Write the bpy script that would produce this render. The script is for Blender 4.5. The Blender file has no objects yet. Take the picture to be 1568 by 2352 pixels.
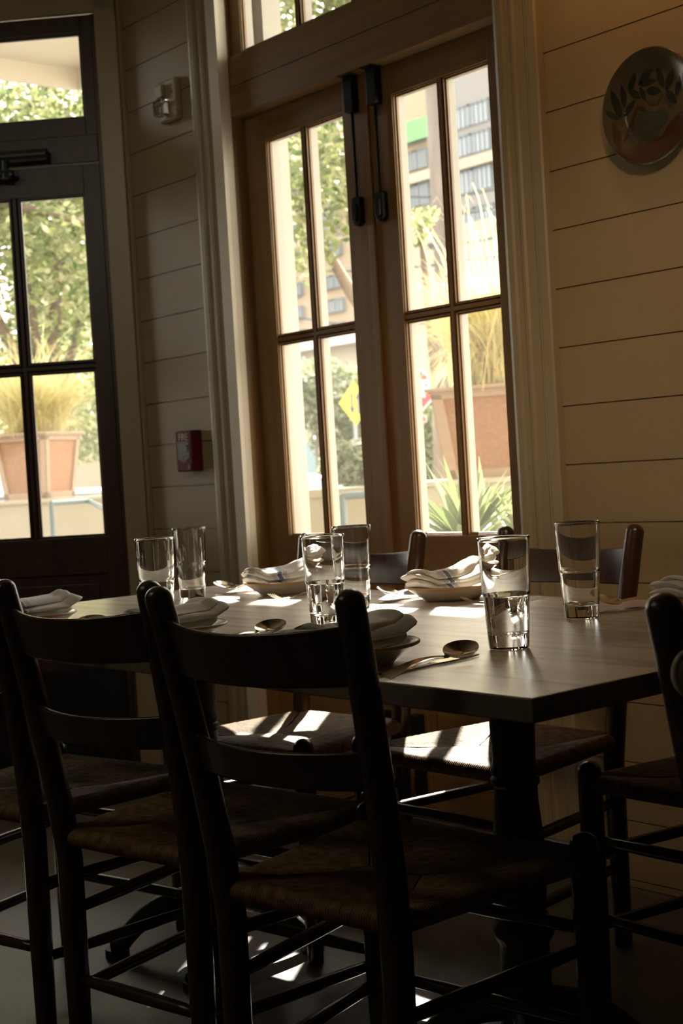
import bpy, bmesh, math, random
from mathutils import Vector, Matrix, noise

random.seed(7)
PI = math.pi
sc = bpy.context.scene
COL = sc.collection

# ------------------------------------------------------------------ camera
F_PX, CAM_H = 3267.0, 1.045
CAM = Vector((0, 0, CAM_H))
CR = Vector((0.644619, 0.762208, -0.059287))
CU = Vector((0.016830, 0.063427, 0.997844))
CF = Vector((-0.764322, 0.644226, -0.027966))
CF.normalize(); CR = (CR - CF * CR.dot(CF)).normalized(); CU = CR.cross(CF)
cd = bpy.data.cameras.new('camera')
cam = bpy.data.objects.new('camera', cd); COL.objects.link(cam)
cd.sensor_fit = 'VERTICAL'; cd.sensor_height = 36.0; cd.lens = F_PX / 2352 * 36
cd.clip_start = 0.05; cd.clip_end = 400
cam.matrix_world = Matrix(((CR.x, CU.x, -CF.x, CAM.x), (CR.y, CU.y, -CF.y, CAM.y), (CR.z, CU.z, -CF.z, CAM.z), (0, 0, 0, 1)))
cd.dof.use_dof = True; cd.dof.focus_distance = 2.35; cd.dof.aperture_fstop = 8.0
sc.camera = cam

# ------------------------------------------------------------------ view, world, lights
sc.view_settings.view_transform = 'Standard'; sc.view_settings.look = 'None'
sc.view_settings.gamma = 1.0; sc.view_settings.use_curve_mapping = False
sc.view_settings.exposure = 1.18
sc.cycles.use_denoising = True
sc.cycles.max_bounces = 14; sc.cycles.diffuse_bounces = 5; sc.cycles.glossy_bounces = 5
sc.cycles.transmission_bounces = 12; sc.cycles.transparent_max_bounces = 24
sc.cycles.sample_clamp_indirect = 6.0
sc.cycles.caustics_refractive = True; sc.cycles.blur_glossy = 0.5

w = bpy.data.worlds.new('world'); sc.world = w; w.use_nodes = True
nt = w.node_tree; nt.nodes.clear()
wo = nt.nodes.new('ShaderNodeOutputWorld'); wb = nt.nodes.new('ShaderNodeBackground')
sky = nt.nodes.new('ShaderNodeTexSky'); sky.sky_type = 'NISHITA'; sky.sun_disc = False
sky.sun_elevation = math.radians(33.7); sky.sun_rotation = math.radians(-45); sky.dust_density = 3.0; sky.air_density = 1.0
hz = nt.nodes.new('ShaderNodeMix'); hz.data_type = 'RGBA'; hz.inputs[0].default_value = 0.72
nt.links.new(sky.outputs[0], hz.inputs[6]); hz.inputs[7].default_value = (8.5, 8.0, 6.9, 1)
nt.links.new(hz.outputs[2], wb.inputs[0]); wb.inputs[1].default_value = 0.40
nt.links.new(wb.outputs[0], wo.inputs[0])

SUN_AZ, SUN_EL = math.radians(-50.5), math.radians(36.0)
SUN_DIR = Vector((math.cos(SUN_AZ) * math.cos(SUN_EL), math.sin(SUN_AZ) * math.cos(SUN_EL), -math.sin(SUN_EL)))
def lamp(name, kind, loc, energy, color, direction=None, size=None, **kw):
    l = bpy.data.lights.new(name, kind); l.energy = energy; l.color = color
    for k, v in kw.items(): setattr(l, k, v)
    if size is not None:
        if kind == 'AREA': l.shape = 'DISK'; l.size = size
        elif kind == 'SUN': l.angle = size
        else: l.shadow_soft_size = size
    o = bpy.data.objects.new(name, l); COL.objects.link(o); o.location = loc
    if direction is not None: o.rotation_euler = Vector(direction).to_track_quat('-Z', 'Y').to_euler()
    return o
lamp('sun', 'SUN', (-10, 12, 12), 17.0, (1.0, 0.93, 0.80), SUN_DIR, math.radians(0.8))
lamp('wall_fill_spot', 'SPOT', (-0.75, 1.35, 2.30), 26.0, (1.0, 0.66, 0.37), (-1.32, 1.35, -1.22), 0.12, spot_size=0.92, spot_blend=1.0)  # added fill with no fitting; warms and brightens the right wall
lamp('picture_lamp_light', 'SPOT', (-2.0, 2.40, 2.46), 2.2, (1.0, 0.50, 0.16), (0, 0.55, -0.5), 0.04, spot_size=2.2, spot_blend=0.8)

lamp('room_fill_light', 'AREA', (-3.0, -0.9, 2.95), 4.2, (1.0, 0.90, 0.66), (0, 0, -1), 0.6)  # invented overhead fill for the door wall, floor and left seats

lamp('corner_fill_spot', 'SPOT', (-1.7, -0.6, 2.8), 15.0, (1.0, 0.93, 0.74), (-2.65, 3.15, -1.2), 0.1, spot_size=0.62, spot_blend=1.0)  # extra spot put in only to lift the dark door's casing

# ------------------------------------------------------------------ helpers
def at(x, y, d):                       # pixel + distance along the view axis -> point
    return CAM + (CF + CR * ((x - 784) / F_PX) - CU * ((y - 1176) / F_PX)) * d
def mat(name, color, rough=0.5, metal=0.0, spec=0.5, **kw):
    m = bpy.data.materials.new(name); m.use_nodes = True
    b = m.node_tree.nodes['Principled BSDF']
    b.inputs['Base Color'].default_value = (*color, 1); b.inputs['Roughness'].default_value = rough
    b.inputs['Metallic'].default_value = metal; b.inputs['Specular IOR Level'].default_value = spec
    for k, v in kw.items(): b.inputs[k.replace('_', ' ')].default_value = v
    return m
def N(m, t): return m.node_tree.nodes.new(t)
def L(m, a, b): m.node_tree.links.new(a, b)
def ramp(m, stops):
    r = N(m, 'ShaderNodeValToRGB'); e = r.color_ramp.elements
    while len(e) < len(stops): e.new(0.5)
    for el, (p, c) in zip(e, stops): el.position = p; el.color = (*c, 1)
    return r
def noisy(name, c1, c2, scale=(4, 4, 4), rough=0.5, bump=0.0, bscale=None, detail=6, spec=0.5, metal=0.0, rough2=None, coord='Object', distort=0.0):
    m = mat(name, c1, rough, metal, spec); b = m.node_tree.nodes['Principled BSDF']
    tc = N(m, 'ShaderNodeTexCoord'); mp = N(m, 'ShaderNodeMapping'); mp.inputs['Scale'].default_value = scale
    L(m, tc.outputs[coord], mp.inputs[0])
    n = N(m, 'ShaderNodeTexNoise'); n.inputs['Scale'].default_value = 1; n.inputs['Detail'].default_value = detail
    n.inputs['Distortion'].default_value = distort
    L(m, mp.outputs[0], n.inputs[0])
    r = ramp(m, [(0.32, c1), (0.68, c2)]); L(m, n.outputs['Fac'], r.inputs[0]); L(m, r.outputs[0], b.inputs['Base Color'])
    if rough2 is not None:
        mr = N(m, 'ShaderNodeMapRange'); mr.inputs['To Min'].default_value = rough; mr.inputs['To Max'].default_value = rough2
        L(m, n.outputs['Fac'], mr.inputs[0]); L(m, mr.outputs[0], b.inputs['Roughness'])
    if bump:
        n2 = N(m, 'ShaderNodeTexNoise'); n2.inputs['Scale'].default_value = bscale or 60; n2.inputs['Detail'].default_value = 4
        L(m, (mp.outputs[0] if bscale is None else tc.outputs[coord]), n2.inputs[0])
        bp = N(m, 'ShaderNodeBump'); bp.inputs['Strength'].default_value = bump; bp.inputs['Distance'].default_value = 0.004
        L(m, n2.outputs['Fac'], bp.inputs['Height']); L(m, bp.outputs[0], b.inputs['Normal'])
    return m

M = {}
M['wall'] = noisy('cream_wall_paint', (0.301, 0.233, 0.138), (0.343, 0.269, 0.160), (3, 3, 3), 0.42, 0.15, 140)
M['trim'] = noisy('cream_trim_paint', (0.316, 0.264, 0.170), (0.363, 0.308, 0.197), (3, 3, 1), 0.38, 0.1, 120)
M['ceiling'] = mat('ceiling_paint', (0.55, 0.48, 0.36), 0.7)
M['floor'] = noisy('dark_plank_floor', (0.060, 0.048, 0.036), (0.104, 0.084, 0.064), (1.2, 9, 1), 0.34, 0.2, 40, rough2=0.5)
M['fir'] = noisy('oiled_fir_wood', (0.200, 0.105, 0.036), (0.286, 0.167, 0.061), (30, 30, 1.6), 0.36, 0.15)
M['fir_h'] = noisy('oiled_fir_wood_across', (0.200, 0.105, 0.036), (0.286, 0.167, 0.061), (1.6, 30, 34), 0.36, 0.15)
M['ext_white'] = mat('exterior_cream_paint', (0.341, 0.329, 0.291), 0.5)
M['dark_wood'] = noisy('mahogany_door_wood', (0.030, 0.014, 0.009), (0.060, 0.026, 0.015), (22, 22, 1.2), 0.38, 0.12)
M['chair'] = noisy('dark_stained_chair_wood', (0.020, 0.010, 0.006), (0.045, 0.020, 0.010), (14, 14, 2), 0.26, 0.1)
M['iron'] = noisy('black_cast_iron', (0.012, 0.013, 0.013), (0.022, 0.024, 0.024), (20, 20, 20), 0.45, 0.5, 90)
M['hardware'] = mat('oil_rubbed_bronze', (0.018, 0.020, 0.020), 0.4, 0.6)
M['steel'] = mat('polished_steel', (0.62, 0.58, 0.52), 0.16, 1.0)
M['porcelain'] = mat('stoneware_glaze', (0.558, 0.513, 0.423), 0.22)
M['porcelain_rim'] = mat('bare_clay_rim', (0.45, 0.27, 0.13), 0.45)
M['red'] = mat('red_alarm_plastic', (0.13, 0.014, 0.012), 0.65, 0, 0.2)
M['white_ink'] = mat('white_lettering', (0.62, 0.55, 0.48), 0.5)
M['red_ink'] = mat('red_lettering', (0.40, 0.05, 0.03), 0.5)
M['black'] = mat('black_plastic', (0.015, 0.017, 0.016), 0.35)
M['grey_metal'] = mat('closer_grey_metal', (0.05, 0.055, 0.05), 0.35, 0.6)
M['ivory'] = mat('ivory_resin', (0.62, 0.56, 0.45), 0.22)
M['leather'] = mat('dark_leather', (0.02, 0.015, 0.012), 0.45)

# tabletop wood: long grain, planks, small cracks, satin finish
m = mat('weathered_lit_tabletop_wood', (0.2, 0.15, 0.1), 0.3, Coat_Weight=1.0, Coat_Roughness=0.27, Coat_IOR=1.6); b = m.node_tree.nodes['Principled BSDF']
tc = N(m, 'ShaderNodeTexCoord'); mp = N(m, 'ShaderNodeMapping'); mp.inputs['Scale'].default_value = (1.6, 16, 4); L(m, tc.outputs['Object'], mp.inputs[0])
n1 = N(m, 'ShaderNodeTexNoise'); n1.inputs['Scale'].default_value = 1.6; n1.inputs['Detail'].default_value = 9; n1.inputs['Distortion'].default_value = 0.6; L(m, mp.outputs[0], n1.inputs[0])
r1 = ramp(m, [(0.30, (0.42, 0.34, 0.26)), (0.50, (0.62, 0.52, 0.41)), (0.72, (0.74, 0.63, 0.51))]); L(m, n1.outputs['Fac'], r1.inputs[0]); L(m, r1.outputs[0], b.inputs['Base Color'])  # pale tones carry window light added to the wood colour
mr = N(m, 'ShaderNodeMapRange'); mr.inputs['To Min'].default_value = 0.5; mr.inputs['To Max'].default_value = 0.36; L(m, n1.outputs['Fac'], mr.inputs[0]); L(m, mr.outputs[0], b.inputs['Roughness'])
bp = N(m, 'ShaderNodeBump'); bp.inputs['Strength'].default_value = 0.12; bp.inputs['Distance'].default_value = 0.002; L(m, n1.outputs['Fac'], bp.inputs['Height']); L(m, bp.outputs[0], b.inputs['Normal'])
M['table'] = m
M['table_edge'] = noisy('shaded_table_edge_wood', (0.10, 0.078, 0.055), (0.17, 0.135, 0.10), (2, 18, 18), 0.4, 0.2)  # darker copy for the sides: their shade against the lit top

# rush cord
M['rush'] = noisy('twisted_rush_cord', (0.112, 0.064, 0.025), (0.255, 0.158, 0.068), (60, 60, 60), 0.62, 0.25, 500, detail=3, spec=0.25)

# clear glass and water
def glassmat(name, ior, col=(1, 1, 1)):
    g = mat(name, col, 0.0); bb = g.node_tree.nodes['Principled BSDF']
    bb.inputs['Transmission Weight'].default_value = 1.0; bb.inputs['IOR'].default_value = ior
    return g
M['glass'] = glassmat('clear_tumbler_glass', 1.5, (0.985, 0.995, 0.985)); M['water'] = glassmat('still_water', 1.333)
# window pane: thin glass; added translucent veil stands for outdoor glare
m = bpy.data.materials.new('hazy_window_glass'); m.use_nodes = True; ntp = m.node_tree; ntp.nodes.clear()
o_ = N(m, 'ShaderNodeOutputMaterial'); tr = N(m, 'ShaderNodeBsdfTransparent'); gl = N(m, 'ShaderNodeBsdfGlossy'); gl.inputs['Roughness'].default_value = 0.02
lw = N(m, 'ShaderNodeLayerWeight'); lw.inputs[0].default_value = 0.5; pw = N(m, 'ShaderNodeMath'); pw.operation = 'POWER'; pw.inputs[1].default_value = 5.0; L(m, lw.outputs['Facing'], pw.inputs[0]); fr = N(m, 'ShaderNodeMapRange'); fr.inputs['To Min'].default_value = 0.06; fr.inputs['To Max'].default_value = 0.9; L(m, pw.outputs[0], fr.inputs[0]); mx = N(m, 'ShaderNodeMixShader')
tl = N(m, 'ShaderNodeBsdfTranslucent'); tl.inputs[0].default_value = (0.9, 0.88, 0.8, 1); mx2 = N(m, 'ShaderNodeMixShader'); mx2.inputs[0].default_value = 0.014
tr.inputs[0].default_value = (0.96, 0.97, 0.96, 1)
L(m, fr.outputs[0], mx.inputs[0]); L(m, tr.outputs[0], mx.inputs[1]); L(m, gl.outputs[0], mx.inputs[2])
L(m, mx.outputs[0], mx2.inputs[1]); L(m, tl.outputs[0], mx2.inputs[2]); L(m, mx2.outputs[0], o_.inputs[0])
M['pane'] = m

def leafmat(name, cols, trans=0.35, rough=0.45):
    m = mat(name, cols[0], rough, 0.0, 0.0 if 'grass' in name else 0.35); b = m.node_tree.nodes['Principled BSDF']
    g = N(m, 'ShaderNodeNewGeometry'); r = ramp(m, [(i / (len(cols) - 1), c) for i, c in enumerate(cols)])
    L(m, g.outputs['Random Per Island'], r.inputs[0]); L(m, r.outputs[0], b.inputs['Base Color'])
    t = N(m, 'ShaderNodeBsdfTranslucent'); L(m, r.outputs[0], t.inputs[0]); x = N(m, 'ShaderNodeMixShader'); x.inputs[0].default_value = trans
    L(m, b.outputs[0], x.inputs[1]); L(m, t.outputs[0], x.inputs[2]); L(m, x.outputs[0], m.node_tree.nodes['Material Output'].inputs[0])
    return m
M['leaf'] = leafmat('oak_leaves', [(0.077, 0.120, 0.048), (0.173, 0.212, 0.077), (0.279, 0.288, 0.125), (0.384, 0.375, 0.240)], 0.5)
M['shrub'] = leafmat('shrub_leaves', [(0.077, 0.105, 0.052), (0.144, 0.173, 0.077), (0.216, 0.230, 0.135), (0.360, 0.360, 0.298)], 0.4)
M['flax'] = leafmat('flax_leaves', [(0.096, 0.140, 0.052), (0.184, 0.219, 0.096), (0.175, 0.202, 0.132)], 0.4)
M['plume'] = leafmat('golden_grass', [(0.52, 0.40, 0.19), (0.62, 0.51, 0.27), (0.50, 0.51, 0.23), (0.68, 0.58, 0.36)], 0.55, 0.9)
M['bark'] = noisy('tree_bark', (0.10, 0.07, 0.05), (0.20, 0.15, 0.11), (8, 8, 2), 0.9)
M['terracotta'] = noisy('terracotta', (0.236, 0.109, 0.050), (0.272, 0.140, 0.072), (40, 40, 40), 0.8, 0.4, 60)
M['terra_pale'] = noisy('pale_terracotta_frame', (0.280, 0.190, 0.127), (0.309, 0.218, 0.150), (20, 20, 20), 0.8)
M['stucco'] = noisy('cream_stucco', (0.299, 0.263, 0.195), (0.326, 0.290, 0.222), (2, 2, 2), 0.85)
M['patio'] = noisy('patio_concrete', (0.153, 0.138, 0.118), (0.184, 0.169, 0.144), (2, 2, 2), 0.85)
M['asphalt'] = noisy('street_asphalt', (0.152, 0.133, 0.129), (0.181, 0.162, 0.152), (1, 1, 1), 0.9)
M['pipe'] = mat('blue_grey_pipe', (0.102, 0.138, 0.150), 0.5)
M['bldg'] = noisy('tan_masonry', (0.233, 0.181, 0.120), (0.257, 0.206, 0.141), (0.161, 0.161, 0.161), 0.85)
M['bldg_band'] = mat('grey_panel_band', (0.167, 0.158, 0.153), 0.8)
M['bldg_cream'] = mat('cream_masonry', (0.290, 0.255, 0.193), 0.8)
M['bldg_glass'] = mat('curtained_window_glass', (0.206, 0.232, 0.258), 0.25)
M['bldg_frame'] = mat('dark_window_frame', (0.112, 0.126, 0.133), 0.5)
M['green_cloth'] = mat('green_banner_cloth', (0.114, 0.320, 0.103), 0.7)
M['carwhite'] = mat('white_car_paint', (0.452, 0.452, 0.445), 0.25)
M['carblue'] = mat('silver_blue_car_paint', (0.217, 0.253, 0.313), 0.25)
M['carglass'] = mat('car_window_glass', (0.06, 0.09, 0.12), 0.1)
M['tyre'] = mat('tyre_rubber', (0.04, 0.04, 0.04), 0.8)
M['sign_red'] = mat('stop_sign_red', (0.378, 0.034, 0.041), 0.4)
M['sign_white'] = mat('sign_white', (0.402, 0.402, 0.391), 0.4)
M['sign_yellow'] = mat('warning_sign_yellow', (0.523, 0.384, 0.015), 0.4)
M['sign_black'] = mat('sign_black', (0.04, 0.05, 0.06), 0.5)
M['galv'] = mat('galvanised_post', (0.232, 0.237, 0.237), 0.5, 0.3)
M['polewood'] = noisy('weathered_pole_wood', (0.105, 0.083, 0.071), (0.149, 0.123, 0.105), (6, 6, 1), 0.9)
M['soffit'] = mat('porch_soffit_paint', (0.495, 0.454, 0.378), 0.7)
M['teal'] = mat('teal_shopfront_paint', (0.144, 0.224, 0.224), 0.6)
M['plate_paint'] = mat('plate_dark_glaze', (0.012, 0.017, 0.014), 0.3)
M['plate_grey'] = mat('plate_grey_glaze', (0.040, 0.042, 0.032), 0.3)
M['plate_red'] = mat('plate_brown_glaze', (0.045, 0.017, 0.008), 0.3)

# napkin cloth with blue stripes across one end (x is the length of the cloth, in metres)
m = mat('white_napkin_cloth', (0.80, 0.77, 0.72), 0.9); b = m.node_tree.nodes['Principled BSDF']
tc = N(m, 'ShaderNodeTexCoord'); sp = N(m, 'ShaderNodeSeparateXYZ'); L(m, tc.outputs['Object'], sp.inputs[0])
rr = N(m, 'ShaderNodeValToRGB'); rr.color_ramp.interpolation = 'CONSTANT'
mr = N(m, 'ShaderNodeMapRange'); mr.inputs['From Min'].default_value = -0.056; mr.inputs['From Max'].default_value = -0.014; L(m, sp.outputs[0], mr.inputs[0]); L(m, mr.outputs[0], rr.inputs[0])
els = rr.color_ramp.elements; W_, B_ = (0.80, 0.77, 0.72, 1), (0.12, 0.15, 0.22, 1)
st = [(0, W_), (0.03, B_), (0.055, W_), (0.12, B_), (0.145, W_), (0.21, B_), (0.235, W_), (0.36, (0.13, 0.19, 0.32, 1)), (0.64, W_), (0.765, B_), (0.79, W_), (0.855, B_), (0.88, W_), (0.945, B_), (0.97, W_)]
while len(els) < len(st): els.new(0.5)
for e_, (p_, c_) in zip(els, st): e_.position = p_; e_.color = c_
L(m, rr.outputs[0], b.inputs['Base Color'])
wv = N(m, 'ShaderNodeTexNoise'); wv.inputs['Scale'].default_value = 900; L(m, tc.outputs['Object'], wv.inputs[0])
bp = N(m, 'ShaderNodeBump'); bp.inputs['Strength'].default_value = 0.2; bp.inputs['Distance'].default_value = 0.001; L(m, wv.outputs['Fac'], bp.inputs['Height']); L(m, bp.outputs[0], b.inputs['Normal'])
b.inputs['Sheen Weight'].default_value = 0.2
M['napkin'] = m

def tag(o, label, cat, group=None, kind=None):
    if label: o['label'] = label
    if cat: o['category'] = cat
    if group: o['group'] = group
    if kind: o['kind'] = kind
    return o
def obj(name, bm, m, parent=None, smooth=False, bevel=0.0):
    bmesh.ops.recalc_face_normals(bm, faces=bm.faces)
    me = bpy.data.meshes.new(name); bm.to_mesh(me); bm.free()
    for mm in (m if isinstance(m, (list, tuple)) else [m]): me.materials.append(mm)
    if smooth:
        for p in me.polygons: p.use_smooth = True
        if smooth == 'auto': me.set_sharp_from_angle(angle=math.radians(38))
    o = bpy.data.objects.new(name, me); COL.objects.link(o)
    if parent is not None: o.parent = parent
    if bevel:
        md = o.modifiers.new('bevel', 'BEVEL'); md.width = bevel; md.segments = 2; md.limit_method = 'ANGLE'
    return o
def thing(name, label, cat, loc=(0, 0, 0), rz=0.0, group=None):
    o = bpy.data.objects.new(name, None); COL.objects.link(o); o.location = loc; o.rotation_euler = (0, 0, rz)
    o.empty_display_size = 0.1
    return tag(o, label, cat, group)
def struct(o): o['kind'] = 'structure'; return o
def B(): return bmesh.new()
def box(bm, x0, x1, y0, y1, z0, z1, mi=0):
    vs = [bm.verts.new((x, y, z)) for z in (z0, z1) for x, y in ((x0, y0), (x1, y0), (x1, y1), (x0, y1))]
    for f in ((3, 2, 1, 0), (4, 5, 6, 7), (0, 1, 5, 4), (1, 2, 6, 5), (2, 3, 7, 6), (3, 0, 4, 7)):
        bm.faces.new([vs[i] for i in f]).material_index = mi
    return bm
def prism(bm, pts, axis, a, c, mi=0):
    # polygon in the plane normal to axis, extruded from a to c
    def P(u, v, t): return {'z': (u, v, t), 'y': (u, t, v), 'x': (t, u, v)}[axis]
    lo = [bm.verts.new(P(u, v, a)) for u, v in pts]; hi = [bm.verts.new(P(u, v, c)) for u, v in pts]
    n = len(pts); fs = [bm.faces.new(lo[::-1]), bm.faces.new(hi)]
    for i in range(n): fs.append(bm.faces.new((lo[i], lo[(i + 1) % n], hi[(i + 1) % n], hi[i])))
    for f in fs: f.material_index = mi
    return bm
def tube(bm, pts, rad, seg=12, cap=True, flat=1.0, mi=0, closed=False):
    pts = [Vector(p) for p in pts]; n = len(pts)
    rad = [rad] * n if isinstance(rad, (int, float)) else rad
    rings = []; prev = None
    for i, p in enumerate(pts):
        if closed: t = (pts[(i + 1) % n] - pts[i - 1]).normalized()
        else: t = (pts[min(i + 1, n - 1)] - pts[max(i - 1, 0)]).normalized()
        if prev is None:
            a = Vector((0, 0, 1)) if abs(t.z) < 0.9 else Vector((1, 0, 0))
            u = t.cross(a).normalized()
        else: u = (prev - t * prev.dot(t)).normalized()
        prev = u; v = t.cross(u)
        rings.append([bm.verts.new(p + (u * math.cos(2 * PI * k / seg) + v * flat * math.sin(2 * PI * k / seg)) * max(rad[i], 1e-5)) for k in range(seg)])
    for i in range(n if closed else n - 1):
        A_, B2 = rings[i], rings[(i + 1) % n]
        for k in range(seg): bm.faces.new((A_[k], A_[(k + 1) % seg], B2[(k + 1) % seg], B2[k])).material_index = mi
    if cap and not closed:
        bm.faces.new(rings[0][::-1]).material_index = mi; bm.faces.new(rings[-1]).material_index = mi
    return bm
def lathe(bm, prof, c=(0, 0, 0), seg=40, mi=0):
    rings = []
    for r, z in prof:
        if r < 1e-6: rings.append([bm.verts.new((c[0], c[1], c[2] + z))])
        else: rings.append([bm.verts.new((c[0] + r * math.cos(2 * PI * k / seg), c[1] + r * math.sin(2 * PI * k / seg), c[2] + z)) for k in range(seg)])
    for a, d in zip(rings, rings[1:]):
        for k in range(seg):
            k2 = (k + 1) % seg
            q = [a[k % len(a)], a[k2 % len(a)], d[k2 % len(d)], d[k % len(d)]]
            q = list(dict.fromkeys(q))
            if len(q) >= 3:
                try: bm.faces.new(q).material_index = mi
                except ValueError: pass
    return bm
def copy_tree(o, parent=None):
    c = o.copy(); COL.objects.link(c)
    if parent is not None: c.parent = parent
    for ch in list(o.children): copy_tree(ch, c)
    return c
def text_mesh(s, size, name, m, mtx, parent=None, extrude=0.0006, bold=0.0, align='CENTER'):
    cu = bpy.data.curves.new(name, 'FONT'); cu.body = s; cu.size = size; cu.extrude = extrude; cu.offset = bold
    cu.align_x = align; cu.align_y = 'CENTER'
    t = bpy.data.objects.new(name + '_tmp', cu); COL.objects.link(t)
    me = bpy.data.meshes.new_from_object(t.evaluated_get(bpy.context.evaluated_depsgraph_get()))
    bpy.data.objects.remove(t); me.materials.clear(); me.materials.append(m); me.transform(mtx)
    o = bpy.data.objects.new(name, me); COL.objects.link(o)
    if parent is not None: o.parent = parent
    return o

# ================================================================== THE ROOM
WY, WB = 2.70, 2.905                       # inner wall face and outer face
PITCH, Z0 = 0.1445, 0.741 - 5 * 0.1445     # shiplap boards
P0 = Vector((-4.235, 2.70, 0)); TD = Vector((-0.70711, -0.70711, 0)); ND = Vector((0.70711, -0.70711, 0))
ZC = 3.12

def shiplap(name, x0, x1, z0=0.0, z1=ZC, mtx=None):
    # local: x along wall, y = 0 is the face looking -y
    bm = B(); box(bm, x0, x1, 0.006, WB - WY, z0, z1)
    zs = [z0] + [Z0 + PITCH * k for k in range(0, 40) if z0 + 0.01 < Z0 + PITCH * k < z1 - 0.01] + [z1]
    for a, c in zip(zs, zs[1:]): box(bm, x0, x1, 0.0, 0.0062, a + 0.0016, c - 0.0016)
    o = struct(obj(name, bm, M['wall']))
    o.matrix_world = mtx if mtx is not None else Matrix.Translation((0, WY, 0))
    return o
shiplap('wall_right', -2.44, 2.2)
shiplap('wall_middle', -4.235, -3.70)
shiplap('wall_above_door', -3.70, -2.44, 2.90, ZC)
# wall that holds the dark door, turned 45 degrees
MD = Matrix(((TD.x, -ND.x, 0, P0.x), (TD.y, -ND.y, 0, P0.y), (0, 0, 1, 0), (0, 0, 0, 1)))   # x along the wall to the left, y outward
DW0, DW1 = 0.088, 1.06
shiplap('wall_corner', -0.02, 0.075, mtx=MD)
shiplap('wall_corner_left', DW1 + 0.0, 2.2, mtx=MD)
shiplap('wall_corner_above', 0.075, DW1, 2.70, ZC, mtx=MD)
PL = P0 + TD * 2.2
# rest of the room, out of sight
ML = Matrix(((0, -1, 0, PL.x), (1, 0, 0, 0), (0, 0, 1, 0), (0, 0, 0, 1)))
shiplap('wall_left', -4.0, PL.y, mtx=ML)
bm = B(); box(bm, PL.x - 0.2, 2.4, -4.2, -4.0, 0, ZC); struct(obj('wall_back', bm, M['wall']))
bm = B(); box(bm, 2.2, 2.4, -4.0, WB, 0, ZC); struct(obj('wall_side', bm, M['wall']))
outline = [(2.4, -4.2), (2.4, WB), (P0.x, WB), (P0.x - 0.05, 2.80), (PL.x - 0.15, PL.y + 0.1), (PL.x - 0.2, -4.2)]
bm = B(); prism(bm, outline, 'z', -0.12, 0.0); fl = struct(obj('floor', bm, M['floor']))
bm = B(); prism(bm, outline, 'z', ZC, ZC + 0.2); struct(obj('ceiling', bm, M['ceiling']))
# corner bead
bm = B(); box(bm, -4.243, -4.222, 2.684, 2.70, 0, ZC); struct(obj('trim_1', bm, M['trim'], bevel=0.003))

# ---------------- french door in the middle of the long wall
JX0, JX1 = -3.65, -2.475
def casing(name, x0, x1, z0, z1):
    bm = B(); w_ = x1 - x0
    prof = [(0, 0.0), (0, 0.020), (0.012, 0.024), (0.030, 0.024), (0.036, 0.019), (0.050, 0.017), (0.058, 0.021), (0.066, 0.021), (0.072, 0.016),
            (0.098, 0.013), (0.106, 0.019), (0.112, 0.019), (0.118, 0.024), (0.143, 0.024), (0.148, 0.020), (0.148, 0.0)]
    prism(bm, [(x0 + p * w_ / 0.148, WY - q) for p, q in prof], 'z', z0, z1)
    return struct(obj(name, bm, M['trim']))
casing('trim_2', JX1, -2.333, 0, 3.05)
c3 = casing('trim_3', -3.81, JX0 - 0.002, 0, 3.05)
bm = B(); box(bm, JX0, JX1, WY - 0.024, WY, 2.93, 3.05); struct(obj('trim_4', bm, M['trim']))
# painted part of the jambs, then the fir frame
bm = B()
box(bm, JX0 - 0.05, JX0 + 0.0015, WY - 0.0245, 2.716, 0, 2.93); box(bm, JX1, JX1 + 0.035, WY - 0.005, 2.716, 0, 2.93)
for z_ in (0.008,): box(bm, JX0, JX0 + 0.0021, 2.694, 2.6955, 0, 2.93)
struct(obj('trim_5', bm, mat('lit_jamb_paint', (0.74, 0.68, 0.56), 0.4), bevel=0.0015))  # lighter than the other trim: outdoor light on the jamb put in colour
bm = B()
box(bm, JX0 - 0.05, JX0, 2.716, 2.83, 0, 2.93); box(bm, JX1, JX1 + 0.035, 2.716, 2.83, 0, 2.93)
fr_ = struct(obj('trim_6', bm, M['fir'], bevel=0.0015))
bm = B()
box(bm, JX0, JX1, 2.716, 2.83, 2.188, 2.279); box(bm, JX0, JX1, 2.7185, 2.83, 2.281, 2.375); box(bm, JX0, JX1, 2.716, 2.83, 2.86, 2.93)
struct(obj('trim_7', bm, M['fir_h'], bevel=0.0015))
# exterior reveal
bm = B()
box(bm, -3.70, -3.605, 2.831, WB, 0, 2.93); box(bm, JX1 - 0.03, -2.44, 2.831, WB, 0, 2.93); box(bm, -3.70, -2.44, 2.831, WB, 2.90, 3.0)
struct(obj('trim_8', bm, M['ext_white']))
bm = B(); box(bm, JX0, JX1, 2.70, WB + 0.05, -0.005, 0.028); struct(obj('trim_9', bm, M['hardware']))

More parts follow.
